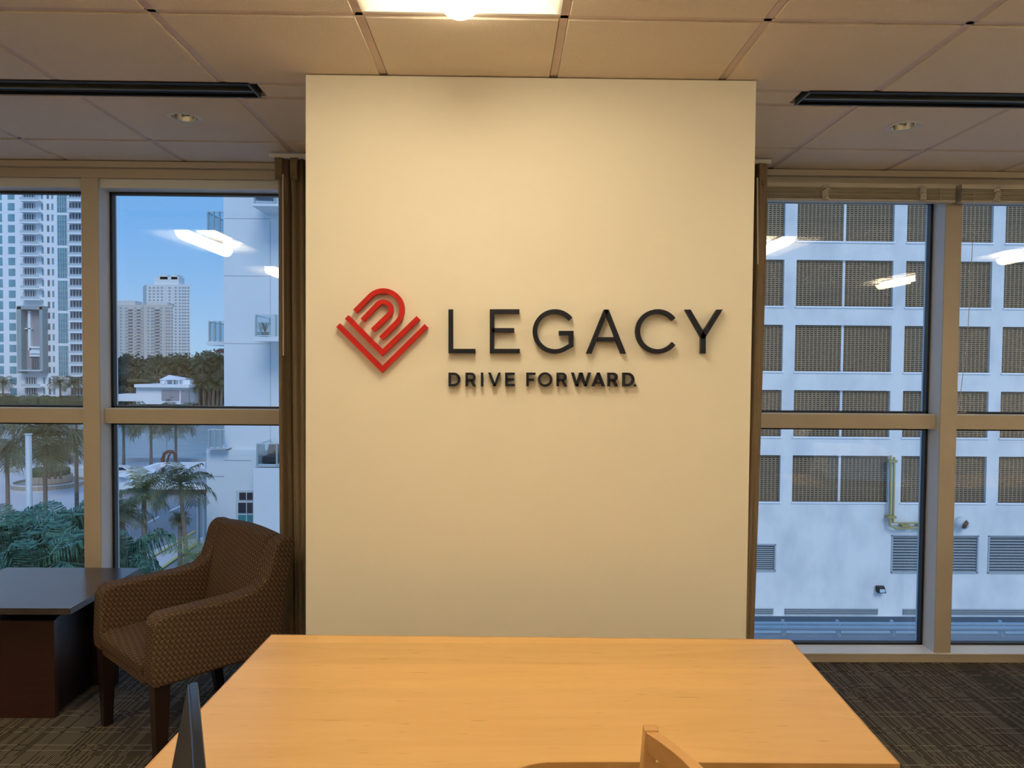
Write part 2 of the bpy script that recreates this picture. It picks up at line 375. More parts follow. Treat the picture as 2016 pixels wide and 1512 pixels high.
# rows behind the column line: cut around the column
def split_cols(y0, y1, xoff=0.):
    for k in KS:
        a, b = max(xs(k)+xoff, XL), min(xs(k+1)+xoff, XR)
        for (p, q) in ((a, min(b, CX0-.012)), (max(a, CX1+.012), b)):
            if q-p > .03:
                hit = [c for c in DL if p < c.x < q and y0 < c.y < y1]
                if hit: hole_tile(p, q, y0, y1, hit[0])
                else: tile(p, q, y0, y1)
def hole_tile(x0, x1, y0, y1, c, r=.056, n=32):
    cx, cy = (x0+x1)/2, (y0+y1)/2; w, d = (x1-x0)/2-g, (y1-y0)/2-g; vs = []; ux, uy = c.x-cx, c.y-cy
    for z in (0, .012):
        for i in range(n):
            a = 2*pi*i/n; vs.append((ux+r*cos(a), uy+r*sin(a), z))
        for i in range(n):
            a = 2*pi*(i)/n+pi/4; k = i*4/n; sd_ = int(k) % 4; f = (k-int(k))*2-1
            a = 2*pi*i/n; m_ = max(abs(cos(a)), abs(sin(a))); vs.append((w*cos(a)/m_, d*sin(a)/m_, z))
    fs = []
    for i in range(n):
        j = (i+1) % n
        fs += [(i, j, n+j, n+i), (2*n+i, 3*n+i, 3*n+j, 2*n+j), (i, 2*n+i, 2*n+j, j), (n+i, n+j, 3*n+j, 3*n+i)]
    o = MB().add(vs, fs).obj('ceiling_tile', tile_m, ceil, fix=True); o.location = (cx, cy, ZC)
DL = [at_z(363, 231, ZC), at_z(1779, 248, ZC)]
split_cols(2.872, 3.445); split_cols(3.445, 3.827)
# filler strip beside the slot diffusers
SL, SR = at_z(500, 175, ZC).x, at_z(1578, 193, ZC).x
tile(SL+.01, CX0-.012, 2.731, 2.872); tile(CX1+.012, SR-.01, 2.731, 2.872)
# grid bars (inverted T)
def bar(x0, y0, x1, y1, n='grid_bar'): MB().box(x0, y0, ZC+.004, x1, y1, ZC+.020).obj(n, grid_m, ceil)
bw = .012
for k in range(-7, 12):
    x = xs(k)
    bar(x-bw, YB, x+bw, 2.731)
    if not (CX0-.02 < x < CX1+.02): bar(x-bw, 2.872, x+bw, 3.835)
for y in YROWS[1:]: bar(XL, y-.009, XR, y+.009)
for (p, q) in ((XL, CX0), (CX1, XR)):
    for y in (2.872, 3.445): bar(p, y-.006, q, y+.006)
bar(XL, 3.822, XR, 3.84)
MB().box(XL, YB, ZC+.012, XR, YROWS[0], ZC+.02).obj('back_panel', tile_m, ceil)
MB().box(XL, YB, ZC+.0, XL+.05, 3.83, ZC+.012).obj('edge_angle', grid_m, ceil)

# linear slot diffusers
def slot(x0, x1, label, endx):
    t = thing('slot_diffuser', label, 'air diffuser', ((x0+x1)/2, 2.80, ZC), group=None)
    w = (x1-x0)/2
    MB().box(-w, -.062, .03, w, .062, .045).obj('slot_recess', black_m, t)
    for s in (-1, 1): MB().box(-w, s*.066-.004, -.002, w, s*.066+.004, .032).obj('slot_flange', black_m, t)
    MB().box(-w, -.007, -.004, w, .007, .03).obj('centre_bar', slotbar_m, t)
    for s in (-1, 1): MB().box(-w, s*.040-.003, .004, w, s*.040+.003, .03).obj('slot_vane', black_m, t)
    MB().box(endx*w-.004, -.066, -.004, endx*w+.004, .066, .032).obj('end_cap', slotbar_m, t)
slot(XL+.06, SL-.005, 'long black linear air slot in the ceiling left of the column', 1)
slot(SR+.005, XR-.02, 'long black linear air slot in the ceiling right of the column', -1)

# recessed downlights
def downlight(px, py, label):
    p = at_z(px, py, ZC)
    t = thing('downlight', label, 'ceiling light', (p.x, p.y, ZC))
    MB().lathe([(.050, -.002), (.066, -.004), (.070, -.0015), (.070, .002)], n=32).obj('trim_ring', whitetrim_m, t, smooth=True)
    MB().lathe([(.054, -.002), (.050, .02), (.036, .05), (.0, .055)], n=32).obj('reflector', chrome_m, t, smooth=True)
    MB().lathe([(0, .012), (.012, .014), (.016, .025), (.012, .05)], n=16).obj('bulb', bottle_m, t, smooth=True)
downlight(363, 231, 'small round recessed downlight in the ceiling left of the column')
downlight(1779, 248, 'small round recessed downlight in the ceiling right of the column')

# direct/indirect fluorescent troffers
def troffer(k, rowpair, label, group=None):
    x0, x1 = xs(k)+.012, xs(k+1)-.012; y0, y1 = YROWS[rowpair[0]]+.012, YROWS[rowpair[1]+1]-.012
    cx, cy = (x0+x1)/2, (y0+y1)/2; w, d = (x1-x0)/2, (y1-y0)/2
    t = thing('troffer_light', label, 'ceiling light', (cx, cy, ZC), group=group)
    pan = MB()
    prof = [(-w, .0), (-w+.012, .002), (-w+.03, .03), (-w*.6, .075), (-w*.25, .095), (w*.25, .095), (w*.6, .075), (w-.03, .03), (w-.012, .002), (w, .0)]
    n = len(prof); vs = [(x, -d+.004, z) for x, z in prof]+[(x, d-.004, z) for x, z in prof]
    pan.add(vs, [(i, i+1, i+1+n, i+n) for i in range(n-1)])
    pan.obj('reflector_pan', housing_m, t, smooth=True)
    for s in (-1, 1): MB().hexa([(-w, s*d, 0), (w, s*d, 0), (w, s*(d-.012), 0), (-w, s*(d-.012), 0)], [(-w, s*d, .10), (w, s*d, .10), (w, s*(d-.05), .10), (-w, s*(d-.05), .10)]).obj('end_plate', housing_m, t, fix=True)
    # perforated centre basket: half capsule with rounded ends
    rr = .062; L = d-.03; vs = []; fs = []; na = 14
    st = [(-L+rr*(1-cos(a)), rr*sin(a)) for a in [pi/2*i/6 for i in range(7)]]+[(L-rr*(1-cos(a)), rr*sin(a)) for a in [pi/2*(6-i)/6 for i in range(7)]]
    for (y, r_) in st:
        for i in range(na+1):
            a = pi*i/na; vs.append((r_*cos(a), y, .008-r_*sin(a)*1.0))
    for i in range(len(st)-1):
        for j in range(na): fs.append((i*(na+1)+j, i*(na+1)+j+1, (i+1)*(na+1)+j+1, (i+1)*(na+1)+j))
    MB().add(vs, fs).obj('basket_lens', lens_m, t, smooth=True)
    ld = bpy.data.lights.new('tube_light', 'AREA'); ld.shape = 'RECTANGLE'; ld.size = .09; ld.size_y = 2*L-.06; ld.energy = UPLIGHT; ld.color = LAMP_COL[:3]
    lo = bpy.data.objects.new('tube_light', ld); COL.objects.link(lo); lo.parent = t; lo.location = (0, 0, .034); lo.rotation_euler = (pi, 0, 0)
    b = MB()
    for s in (-1, 1): b.box(s*(rr+.004)-.004, -L, .004, s*(rr+.004)+.004, L, .018)
    b.obj('basket_frame', housing_m, t)
    for s in (-1, 1): MB().tube([(s*.026, -L+.04, .020), (s*.026, L-.04, .020)], .013, 8).obj('tube', tube_m, t)
names = {(0, 0): 'lit fluorescent ceiling troffer directly in front of the column, rounded glowing lens', (-4, 0): 'lit ceiling troffer mirrored largest in the left window', (4, 0): 'lit ceiling troffer mirrored beside the right curtain'}
for ri, rp_ in enumerate(light_rows):
    for k in lights_x:
        if k == 8 and ri == 2: continue
        troffer(k, rp_, names.get((k, ri), 'lit ceiling troffer at the back of the room seen mirrored in the windows'), None if (k, ri) in names else 'ceiling troffers behind the camera')

# =================================================================== WINDOWS
YF = 3.84      # face of frame
YG = 3.975     # glass
MULL = [-5.19, -3.67, -2.165, -.655, .87, 2.40, 3.95, 5.47, 6.99]
ZT0, ZT1 = 1.262, 1.338
ZH = 2.553
mw = .044
def window(i, x0, x1):
    t = thing('window_%d' % i, kind='structure')
    # mullion on the right side, transom, head, sill, gaskets and glass
    MB().box(x0+mw, YF+.045, ZT0, x1-mw, YG+.03, ZT1).obj('transom', frame_m, t)
    MB().box(x0+mw, YF+.05, ZT1-.004, x1-mw, YG, ZT1+.004).obj('transom_cap', frame_side_m, t)
    MB().box(x0, YF+.02, 2.505, x1, YG+.03, ZH).obj('head_rail', frame_side_m, t)
    MB().box(x0, YF-.004, .0, x1, YG+.05, .047).obj('sill', frame_m, t)
    MB().box(x0, YF-.008, .044, x1, YG, .050).obj('sill_top', sill_m, t)
    q = MB(); w = .013
    for (a, b, c, d) in ((x0+mw, x1-mw, .05, ZT0), (x0+mw, x1-mw, ZT1+.004, 2.505)):
        for (p, r_, u, v) in ((a, a+w, c, d), (b-w, b, c, d), (a, b, c, c+w*.8), (a, b, d-w, d)):
            q.box(p, YG-.022, u, r_, YG+.012, v)
    q.obj('gasket', gasket_m, t)
    for (c, d, n) in ((.05, ZT0, 'lower_pane'), (ZT1, 2.505, 'upper_pane')):
        MB().add([(x0+mw, YG, c), (x1-mw, YG, c), (x1-mw, YG, d), (x0+mw, YG, d)], [(0, 1, 2, 3)]).obj(n, pane_in_m, t)
        o = 0.010
        MB().add([(x0+mw, YG+.016, c), (x1-mw, YG+.016+o*.3, c), (x1-mw, YG+.016+o*.6, d), (x0+mw, YG+.016+o*.3, d)], [(0, 1, 2, 3)]).obj(n, pane_out_m, t)
for i in range(len(MULL)-1):
    if i == 3: continue
    window(i+1, MULL[i], MULL[i+1])
for i, x in enumerate(MULL):
    t = thing('trim_%d' % (i+2), kind='structure')
    MB().box(x-mw, YF, .05, x+mw, YF+.006, ZH).obj('mullion_face', frame_m, t)
    MB().box(x-mw+.001, YF+.006, .05, x+mw-.001, YG+.05, ZH).obj('mullion_body', frame_side_m, t)
MB().box(MULL[3], YF+.01, -.005, MULL[4], 4.1, 2.56).obj('wall_window', frame_m, kind='structure', label='wall piece behind the column between the windows')
MB().box(XL, YF-.045, 2.598, XR, YF+.02, 2.628).obj('trim_12', frame_m, kind='structure', label='ledge under the ceiling above the windows')
MB().box(XL, YF-.006, 2.552, XR, YF+.02, 2.598).obj('trim_13', frame_m, kind='structure')

# =================================================================== CURTAINS
def curtain(xt, xb, label, side, wand_px=None):
    # xt, xb: (left,right) at top and bottom
    t = thing('curtain', label, 'curtain', ((xt[0]+xt[1])/2, 3.62, 2.6))
    nu, nv = 150, 24; vs = []; fs = []; cx = (xt[0]+xt[1])/2
    for j in range(nv+1):
        v = j/nv; z = 2.60-v*2.57
        pin = max(0, 1-v/.045)
        for i in range(nu+1):
            u = i/nu
            xa = xt[0]+(xt[1]-xt[0])*u; xc = xb[0]+(xb[1]-xb[0])*u
            s_ = v**.8
            x = xa+(xc-xa)*s_
            ph = u*2*pi*5.2+.5*sin(v*3+u*4)
            amp = .040*(1-.45*pin)
            y = sin(ph)*amp+.012*sin(ph*2.3+v*2)+.006*sin(ph*5.1)
            if side < 0: y += .015*(1-u)
            x += .014*sin(ph*1+1.2)*(1-.3*pin)
            if pin > 0: y += .010*sin(ph*3)
            vs.append((x-cx, y, z-2.6))
    for j in range(nv):
        for i in range(nu): a = j*(nu+1)+i; fs.append((a, a+1, a+nu+2, a+nu+1))
    o = MB().add(vs, fs).obj('drape', curtain_m, t, smooth=True)
    sm = o.modifiers.new('thick', 'SOLIDIFY'); sm.thickness = .003
    h = MB()
    for i in range(5):
        u = (i+.5)/5; x = xt[0]+(xt[1]-xt[0])*u-cx
        for q in (-.009, 0, .009): h.tube([(x+q*1.3, -.045, -.11), (x+q, -.05, -.05), (x+q*1.4, -.046, -.006)], [.006, .009, .008], 6)
    h.obj('pinch_pleats', curtain_m, t, smooth=True)
    MB().box(xt[0]-cx-.02, -.012, .004, xt[1]-cx+.02, .012, .024).obj('curtain_track', whitetrim_m, t)
    if wand_px:
        a = at_y(wand_px[0], wand_px[1], 3.53); b = at_y(wand_px[0]+1, wand_px[2], 3.53); L = Vector((cx, 3.62, 2.6))
        MB().tube([a-L, b-L], .004, 8).obj('wand', cord_m, t, label='thin pale draw wand')
lt = at_y(534, 330, 3.58).x; lb = at_y(540, 1245, 3.58).x
curtain((lt, -.76), (lb, -.75), 'brown pleated curtain hanging at the left side of the column', -1, (557, 343, 700))
rt_ = at_y(1514, 345, 3.58).x; rb = at_y(1487, 1250, 3.58).x
curtain((.96, rt_), (.955, rb), 'brown curtain mostly hidden behind the right edge of the column', 1, (1491, 350, 520))

# =================================================================== RAISED BLINDS (right windows)
def blind(x0, x1, label, tapes, cords):
    t = thing('venetian_blind', label, 'blind', (0, 0, 0))
    Y = 3.795; z1 = at_y(1700, 367, Y).z; z0 = at_y(1700, 398, Y).z
    MB().box(x0, Y-.022, z1-.012, x1, Y+.022, z1+.012).obj('head_rail', blindrail_m, t)
    n = 13; h = (z1-.014-(z0+.014))/n
    me = MB().hexa([(x0, -.024, 0), (x1, -.024, 0), (x1, .024, .0), (x0, .024, .0)], [(x0, -.022, .0028), (x1, -.022, .0028), (x1, .022, .0028), (x0, .022, .0028)]).mesh('slat', blind_m)
    for i in range(n): inst('slat', me, t, (random.uniform(-.003, .003), Y+random.uniform(-.002, .002), z0+.015+h*i), (R(random.uniform(-1.5, 1.5)), 0, 0))
    MB().box(x0, Y-.024, z0, x1, Y+.024, z0+.012).obj('bottom_rail', blindrail_m, t, bevel=.002)
    for px in tapes:
        x = at_y(px, 382, Y).x; b = MB(); random.seed(px)
        for j in range(9):
            zz = z0+.004+(z1-z0-.01)*j/8; dx = random.uniform(-.008, .008)
            b.tube([(x+dx-.016, Y-.027, zz-.004), (x+dx, Y-.033, zz+.004), (x+dx+.016, Y-.027, zz)], .0045, 5)
        b.obj('ladder_tape', cord_m, t)
    for pts in cords:
        P = [at_y(px, py, Y-.035) for px, py in pts]
        MB().tube(P, .0016, 5).obj('pull_cord', cord_m, t)
    random.seed(11)
bx0 = .99; bx1 = at_y(1876, 390, 3.795).x
blind(bx0, bx1, 'raised taupe slat blind over the window beside the right curtain', [1622, 1812], [[(1853, 370), (1853, 398)]])
blind(at_y(1888, 390, 3.795).x, 3.95, 'raised taupe slat blind over the rightmost window, long cord hanging', [1957],
      [[(1918, 370), (1917, 420), (1911, 560), (1905, 660), (1893, 760), (1886, 808)], [(1889, 795), (1893, 806), (1902, 812), (1884, 813), (1889, 795)]])

# =================================================================== SIGN
SY = CY-.026          # front face of the letters
def sp(cx_, cy_, Y=None):    # sign crop coordinates -> world
    px, py = cx_/2.4585+640, cy_/2.4585+550
    p = at_y(px, py, SY if Y is None else Y); return (p.x, p.z)
PX = (sp(1100, 300)[0]-sp(1000, 300)[0])/100
def stroke(mb, pts, w, closed=False, th=.020):
    P0 = [Vector((*sp(*p), 0)).to_2d() for p in pts]; P = [q for i, q in enumerate(P0) if (i == 0 and not closed) or (q-P0[i-1]).length > 1e-4]; n = len(P); hw = w*PX/2; Ls = []; Rs = []
    for i, p in enumerate(P):
        if closed: a, b = P[i-1], P[(i+1) % n]
        else: a, b = (P[i-1] if i else None), (P[i+1] if i < n-1 else None)
        d1 = (p-a).normalized() if a is not None else None; d2 = (b-p).normalized() if b is not None else None
        if d1 is None: d1 = d2
        if d2 is None: d2 = d1
        n1 = Vector((-d1.y, d1.x)); n2 = Vector((-d2.y, d2.x)); m_ = (n1+n2).normalized(); k = hw/max(.35, m_.dot(n1))
        Ls.append(p+m_*k); Rs.append(p-m_*k)
    vs = [(q.x, SY, q.y) for q in Ls]+[(q.x, SY, q.y) for q in Rs]+[(q.x, SY+th, q.y) for q in Ls]+[(q.x, SY+th, q.y) for q in Rs]
    fs = []; m_ = n if closed else n-1
    for i in range(m_):
        j = (i+1) % n
        fs += [(i, j, n+j, n+i), (2*n+i, 3*n+i, 3*n+j, 2*n+j), (i, 2*n+i, 2*n+j, j), (n+i, n+j, 3*n+j, 3*n+i)]
    if not closed: fs += [(0, n, 3*n, 2*n), (n-1, 2*n+n-1, 3*n+n-1, 2*n-1)]
    mb.add(vs, fs)
def arc(cx_, cy_, r, a0, a1, n=28): return [(cx_+r*cos(R(a0+(a1-a0)*i/n)), cy_-r*sin(R(a0+(a1-a0)*i/n))) for i in range(n+1)]
def poly(mb, pts, th=.020): mb.prism([(sp(*p)[0], SY, sp(*p)[1]) for p in pts], (0, th, 0))
def letter(name, strokes, w, label, m=None, polys=(), closed=()):
    b = MB()
    for s in strokes: stroke(b, s, w)
    for s in closed: stroke(b, s, w, True)
    for p in polys: poly(b, p)
    c = Vector((sum(v[0] for v in b.v)/len(b.v), SY+.02, min(v[2] for v in b.v)))
    b.v = [(v[0]-c.x, v[1]-c.y, v[2]-c.z) for v in b.v]
    o = b.obj(name, m or navy_m, fix=True, label=label, cat='letter', group=None); o.location = c
    # two short stand-off studs into the wall
    s = MB()
    zz = [v[2] for v in b.v]; zm = (min(zz)+max(zz))/2
    f0 = b.v[0]
    s.tube([(f0[0]*.9, -.002, f0[2]*.9+zm*.1), (f0[0]*.9, .0045, f0[2]*.9+zm*.1)], .002, 6)
    return o
T = 'large dark raised letter %s, %s of the six letters in the top line'
W1 = 22
letter('letter_l', [[(608, 145), (608, 347), (727, 347)]], W1, T % ('L', 'first'))
letter('letter_e', [[(941, 155.5), (808, 155.5), (808, 347), (943, 347)], [(808, 246.5), (916, 246.5)]], W1, T % ('E', 'second'))
letter('letter_g', [arc(1113, 252, 97, 38, 303)+[(1192, 319), (1192, 260), (1132, 260)]], W1, T % ('G', 'third'))
letter('letter_a', [[(1320, 290), (1402, 290)]], W1-1, T % ('A', 'fourth'), polys=[
    [(1351, 146), (1373, 146), (1290, 360), (1264, 360)], [(1351, 146), (1373, 146), (1457, 360), (1431, 360)]])
letter('letter_c', [arc(1611, 252, 97, 37, 323)], W1, T % ('C', 'fifth'))
letter('letter_y', [], W1, T % ('Y', 'last'), polys=[
    [(1743, 146), (1770, 146), (1843, 272), (1843, 286), (1819, 286), (1819, 279)], [(1925, 146), (1898, 146), (1819, 272), (1819, 286), (1843, 286), (1843, 279)],
    [(1819, 272), (1843, 272), (1843, 359), (1819, 359)]])
w = 11.5
def smallR(x): return dict(strokes=[[(x+6, 518), (x+6, 457), (x+28, 457)]+arc(x+28, 472.5, 15.5, 90, -90, 10)+[(x+6, 488)]], polys=[[(x+22, 488), (x+36, 486), (x+51, 518), (x+37, 518)]])
def smallD(x): return dict(strokes=[], closed=[[(x+6, 457), (x+24, 457)]+arc(x+24, 484.5, 27.5, 90, -90, 14)+[(x+24, 512), (x+6, 512)]])
t2 = 'small dark letter %s, %s in the lower line'
letter('letter_d', w=w, label=t2 % ('D', 'first letter'), **smallD(597))
letter('letter_r', w=w, label=t2 % ('R', 'between D and I of the first word'), **smallR(679))
letter('letter_i', [[(759.5, 451), (759.5, 518)]], w, t2 % ('I', 'third letter'))
def smallV(a, b, c): return [[(a, 451), (a+13, 451), (c+6.5, 518), (c-6.5, 518)], [(b, 451), (b-13, 451), (c-6.5, 518), (c+6.5, 518)]]
letter('letter_v', [], w, t2 % ('V', 'fourth letter'), polys=smallV(789, 851, 820))
letter('letter_e', [[(918, 457), (877, 457), (877, 512), (919, 512)], [(877, 484), (914, 484)]], w, t2 % ('E', 'last of the first word'))
letter('letter_f', [[(1019, 457), (980, 457), (980, 518)], [(980, 486), (1012, 486)]], w, t2 % ('F', 'first of the second word'))
letter('letter_o', [], w, t2 % ('O', 'round one'), closed=[arc(1065.5, 485, 29.5, 0, 350, 35)])
letter('letter_r', w=w, label=t2 % ('R', 'between O and W of the second word'), **smallR(1121))
letter('letter_w', [], w, t2 % ('W', 'widest'), polys=[
    [(1192, 451), (1205, 451), (1226, 518), (1213, 518)], [(1232, 451), (1246, 451), (1226, 518), (1213, 518)], [(1234, 451), (1247, 451), (1268, 518), (1255, 518)], [(1288, 451), (1275, 451), (1255, 518), (1268, 518)]])
letter('letter_a', [[(1306, 501), (1342, 501)]], w-1, t2 % ('A', 'after the W'), polys=[
    [(1318, 451), (1330, 451), (1305, 518), (1291, 518)], [(1318, 451), (1330, 451), (1356, 518), (1342, 518)]])
letter('letter_r', w=w, label=t2 % ('R', 'between A and the last D'), **smallR(1368))
letter('letter_d', w=w, label=t2 % ('D', 'last letter'), **smallD(1441))
letter('full_stop', [], w, 'small dark round full stop ending the lower line of lettering', polys=[arc(1502, 513.5, 5.5, 0, 330, 11)])
t = thing('logo_emblem', 'red raised emblem of nested arches and chevrons left of the lettering', 'logo', (0, 0, 0))
for pts in ([(62, 222), (276, 436), (490, 225)], [(104, 182), (276, 355), (451, 186)],
            [(144, 155)]+arc(281, 146, 91, 135, -45, 24)+[(270, 285)], [(180, 198)]+arc(281, 146, 37, 135, -45, 16)+[(230, 246)]):
    b = MB(); stroke(b, pts, 24, th=.020); b.obj('emblem_stroke', red_m, t, fix=True)

# =================================================================== MAPLE DESK
def rounded(c, r, a0, a1, n=10): return [(c[0]+r*cos(R(a0+(a1-a0)*i/n)), c[1]+r*sin(R(a0+(a1-a0)*i/n))) for i in range(n+1)]
t = thing('desk', 'L-shaped maple desk in the foreground below the lettering', 'desk', (.08, 1.9, 0))
O = Vector((.08, 1.9, 0))
cv = rounded((.125, 1.40), .146, 98, 180, 10)
top = [(-.722, 2.272), (-.752, 1.5), (-.79, .55), (-.03, .55), (-.025, 1.30)]+[p for p in cv[::-1]]+[(.24, 1.546), (.873, 1.539), (.916, 2.245)]
P = [(x-O.x, y-O.y, .716) for x, y in top]
MB().prism(P, (0, 0, .022)).obj('desk_top', maple_m, t, fix=True, bevel=.0012)
Pe = [(x-O.x, y-O.y, .712) for x, y in top]
e_ = MB(); n = len(Pe)
for i in range(n):
    a, b = Vector(Pe[i]), Vector(Pe[(i+1) % n]); d = (b-a).normalized(); nn = Vector((d.y, -d.x, 0))*.0018
    if (a+b).length < 0: nn = -nn
    e_.hexa([a-nn, b-nn, b+nn, a+nn], [q+Vector((0, 0, .0265)) for q in (a-nn, b-nn, b+nn, a+nn)])
e_.obj('edge_band', mapleedge_m, t, fix=True)
for (x, y) in ((-.70, 2.2), (.83, 2.19), (.80, 1.60), (-.70, .62), (-.10, .62)):
    MB().box(x-O.x-.03, y-O.y-.03, 0, x-O.x+.03, y-O.y+.03, .714).obj('leg', mapleedge_m, t, bevel=.003)
MB().box(-.66-O.x, 2.19-O.y, .35, .80-O.x, 2.208-O.y, .70).obj('modesty_panel', mapleedge_m, t)

# screen seen edge-on at the left
fa, ne = at_y(377, 1351, 1.20), None
fx, fy, fz = fa.x-.007, 1.20, fa.z
kx = -.435
t = thing('display_screen', 'dark glossy screen panel seen edge-on at the left of the desk', 'screen', (fx, fy, .738))
far = Vector((0, 0, fz-.738)); dirn = Vector((at_y(377, 1512, 1.0).x-fx, -.20, 0)); dirn.z = 0
near = far+dirn*2.0
tilt = Vector((-.062, 0, -(fz-.738)+.002)); th = Vector((.0185, 0, .003))
b = MB().hexa([far+tilt, near+tilt, near+tilt+th, far+tilt+th], [far, near, near+th, far+th]); b.obj('screen_body', monback_m, t, fix=True, bevel=.0015)
up_ = Vector((0, 0, .004))
MB().hexa([far+up_*.2, near+up_*.2, near+th+up_*.2, far+th+up_*.2], [far+up_+Vector((.001, 0, 0)), near+up_+Vector((.001, 0, 0)), near+th*.9+up_, far+th*.9+up_]).obj('bezel', monitor_m, t, fix=True, bevel=.0015, label='glossy black top edge')
MB().hexa([far+up_*1.05+Vector((.0045, 0, 0)), near+up_*1.05+Vector((.0045, 0, 0)), near+th*.88+up_*1.05, far+th*.88+up_*1.05], [far+up_*1.2+Vector((.0045, 0, 0)), near+up_*1.2+Vector((.0045, 0, 0)), near+th*.88+up_*1.2, far+th*.88+up_*1.2]).obj('bezel_strip', chrome_m if False else monitor_m, t, fix=True)

# =================================================================== WOODEN CHAIR (front right)
t = thing('wooden_chair', 'maple wooden chair with curved slatted back pulled up to the desk front', 'chair', (.12, 1.15, 0))
O = Vector((.12, 1.15, 0))
def v3(x, y, z): return Vector((x, y, z))-O
# posts lean back (towards +x)
fp = at_y(1281, 1431, 1.385); ZP = fp.z
def post(y, nm='back_post'):
    b = MB(); pts = [((.215, 0), .0), ((.215, 0), .45), ((fp.x-.012, 0), ZP*.8+.0), ((fp.x, 0), ZP)]
    st = []
    for (q, z) in pts: st.append([v3(q[0]-.013, y-.013, z), v3(q[0]+.013, y-.013, z), v3(q[0]+.013, y+.013, z), v3(q[0]-.013, y+.013, z)])
    vs = [v for s_ in st for v in s_]; fs = [(0, 3, 2, 1), tuple(range(12, 16))]
    for i in range(3):
        for k in range(4): fs.append((i*4+k, i*4+(k+1) % 4, i*4+4+(k+1) % 4, i*4+4+k))
    b.add(vs, fs).obj(nm, maplechair_m, t, fix=True, bevel=.003)
YA, YBk = 1.385, .965
post(YA); post(YBk)
def bowrail(z0, z1, nm, bow, th, inset=0.):
    vs = []; n = 16
    for i in range(n+1):
        u = i/n; y = YA-.010-(YA-YBk-.02)*u
        x = fp.x-.008+bow*sin(pi*u)**.95-inset
        dz = 0
        for (dx, z) in ((0, z0), (th, z0), (th*.8, z1), (-th*.2, z1)): vs.append(v3(x+dx, y, z+dz))
    fs = [(0, 3, 2, 1), tuple(n*4+k for k in range(4))]
    for i in range(n):
        for k in range(4): fs.append((i*4+k, i*4+(k+1) % 4, i*4+4+(k+1) % 4, i*4+4+k))
    MB().add(vs, fs).obj(nm, maplechair_m, t, fix=True, bevel=.002)
bowrail(ZP-.048, ZP-.004, 'top_rail', .066, .024)
bowrail(ZP-.125, ZP-.088, 'back_slat', .052, .013, .006)
bowrail(ZP-.20, ZP-.17, 'back_slat', .045, .014)
MB().hexa([v3(-.20, .955, .43), v3(.225, .955, .43), v3(.225, 1.395, .43), v3(-.20, 1.395, .43)], [v3(-.20, .955, .455), v3(.225, .955, .455), v3(.225, 1.395, .455), v3(-.20, 1.395, .455)]).obj('seat', maplechair_m, t, fix=True, bevel=.008)
for y in (.98, 1.37): MB().hexa([v3(-.18, y-.012, 0), v3(-.156, y-.012, 0), v3(-.156, y+.012, 0), v3(-.18, y+.012, 0)], [v3(-.185, y-.017, .43), v3(-.15, y-.017, .43), v3(-.15, y+.017, .43), v3(-.185, y+.017, .43)]).obj('leg', maplechair_m, t, fix=True)
for y in (.975, 1.375): MB().box(-.16-O.x, y-.008-O.y, .20, .205-O.x, y+.008-O.y, .225).obj('stretcher', maplechair_m, t)

# =================================================================== UPHOLSTERED ARMCHAIR
t = thing('armchair', 'upholstered tub armchair in brown ring-patterned fabric with dark tapered legs', 'armchair', (-1.345, 3.165, 0), R(-42.4))
def side_panel(s):
    prof = [(-.300, .345), (-.305, .40), (-.298, .585), (-.285, .612), (-.255, .624), (.05, .624), (.135, .636), (.172, .668), (.194, .725), (.210, .790), (.228, .820), (.255, .832), (.298, .828), (.314, .800), (.270, .60), (.235, .345)]
    x0, x1 = (.222, .315) if s > 0 else (-.315, -.222)
    return MB().prism([(x0, y, z) for y, z in prof], (x1-x0, 0, 0))
for s in (1, -1):
    side_panel(s).obj('arm', uph_m, t, fix=True, uv=True, bevel=.018, seg=4)
# back rest: inner curved cushion between the sides
vs = []; nx, nz = 12, 12; x_ = .225
def backgrid(off, flip):
    out = []
    for j in range(nz+1):
        v = j/nz; z = .345+(.832-.345)*v
        for i in range(nx+1):
            u = i/nx; x = -x_+2*x_*u
            y = off(u, v); out.append((x, y, z+(.012*sin(pi*u) if v > .99 else 0)))
    return out
front = backgrid(lambda u, v: .135+.080*v-.015*sin(pi*u)*sin(pi*min(1, v*1.1))+.10*max(0, v-.93)*10*.05, 0)
rear = backgrid(lambda u, v: .235+.062*v, 0)
fs = []; N = (nx+1)*(nz+1)
for j in range(nz):
    for i in range(nx):
        a = j*(nx+1)+i; fs.append((a, a+1, a+nx+2, a+nx+1)); fs.append((N+a, N+a+nx+1, N+a+nx+2, N+a+1))
for i in range(nx):
    a = nz*(nx+1)+i; fs.append((a, a+1, N+a+1, N+a)); fs.append((i, N+i, N+i+1, i+1))
for j in range(nz):
    a = j*(nx+1); fs.append((a, a+nx+1, N+a+nx+1, N+a)); a += nx; fs.append((a, N+a, N+a+nx+1, a+nx+1))
MB().add(front+rear, fs).obj('backrest', uph_m, t, fix=True, uv=True, bevel=.016, seg=3)
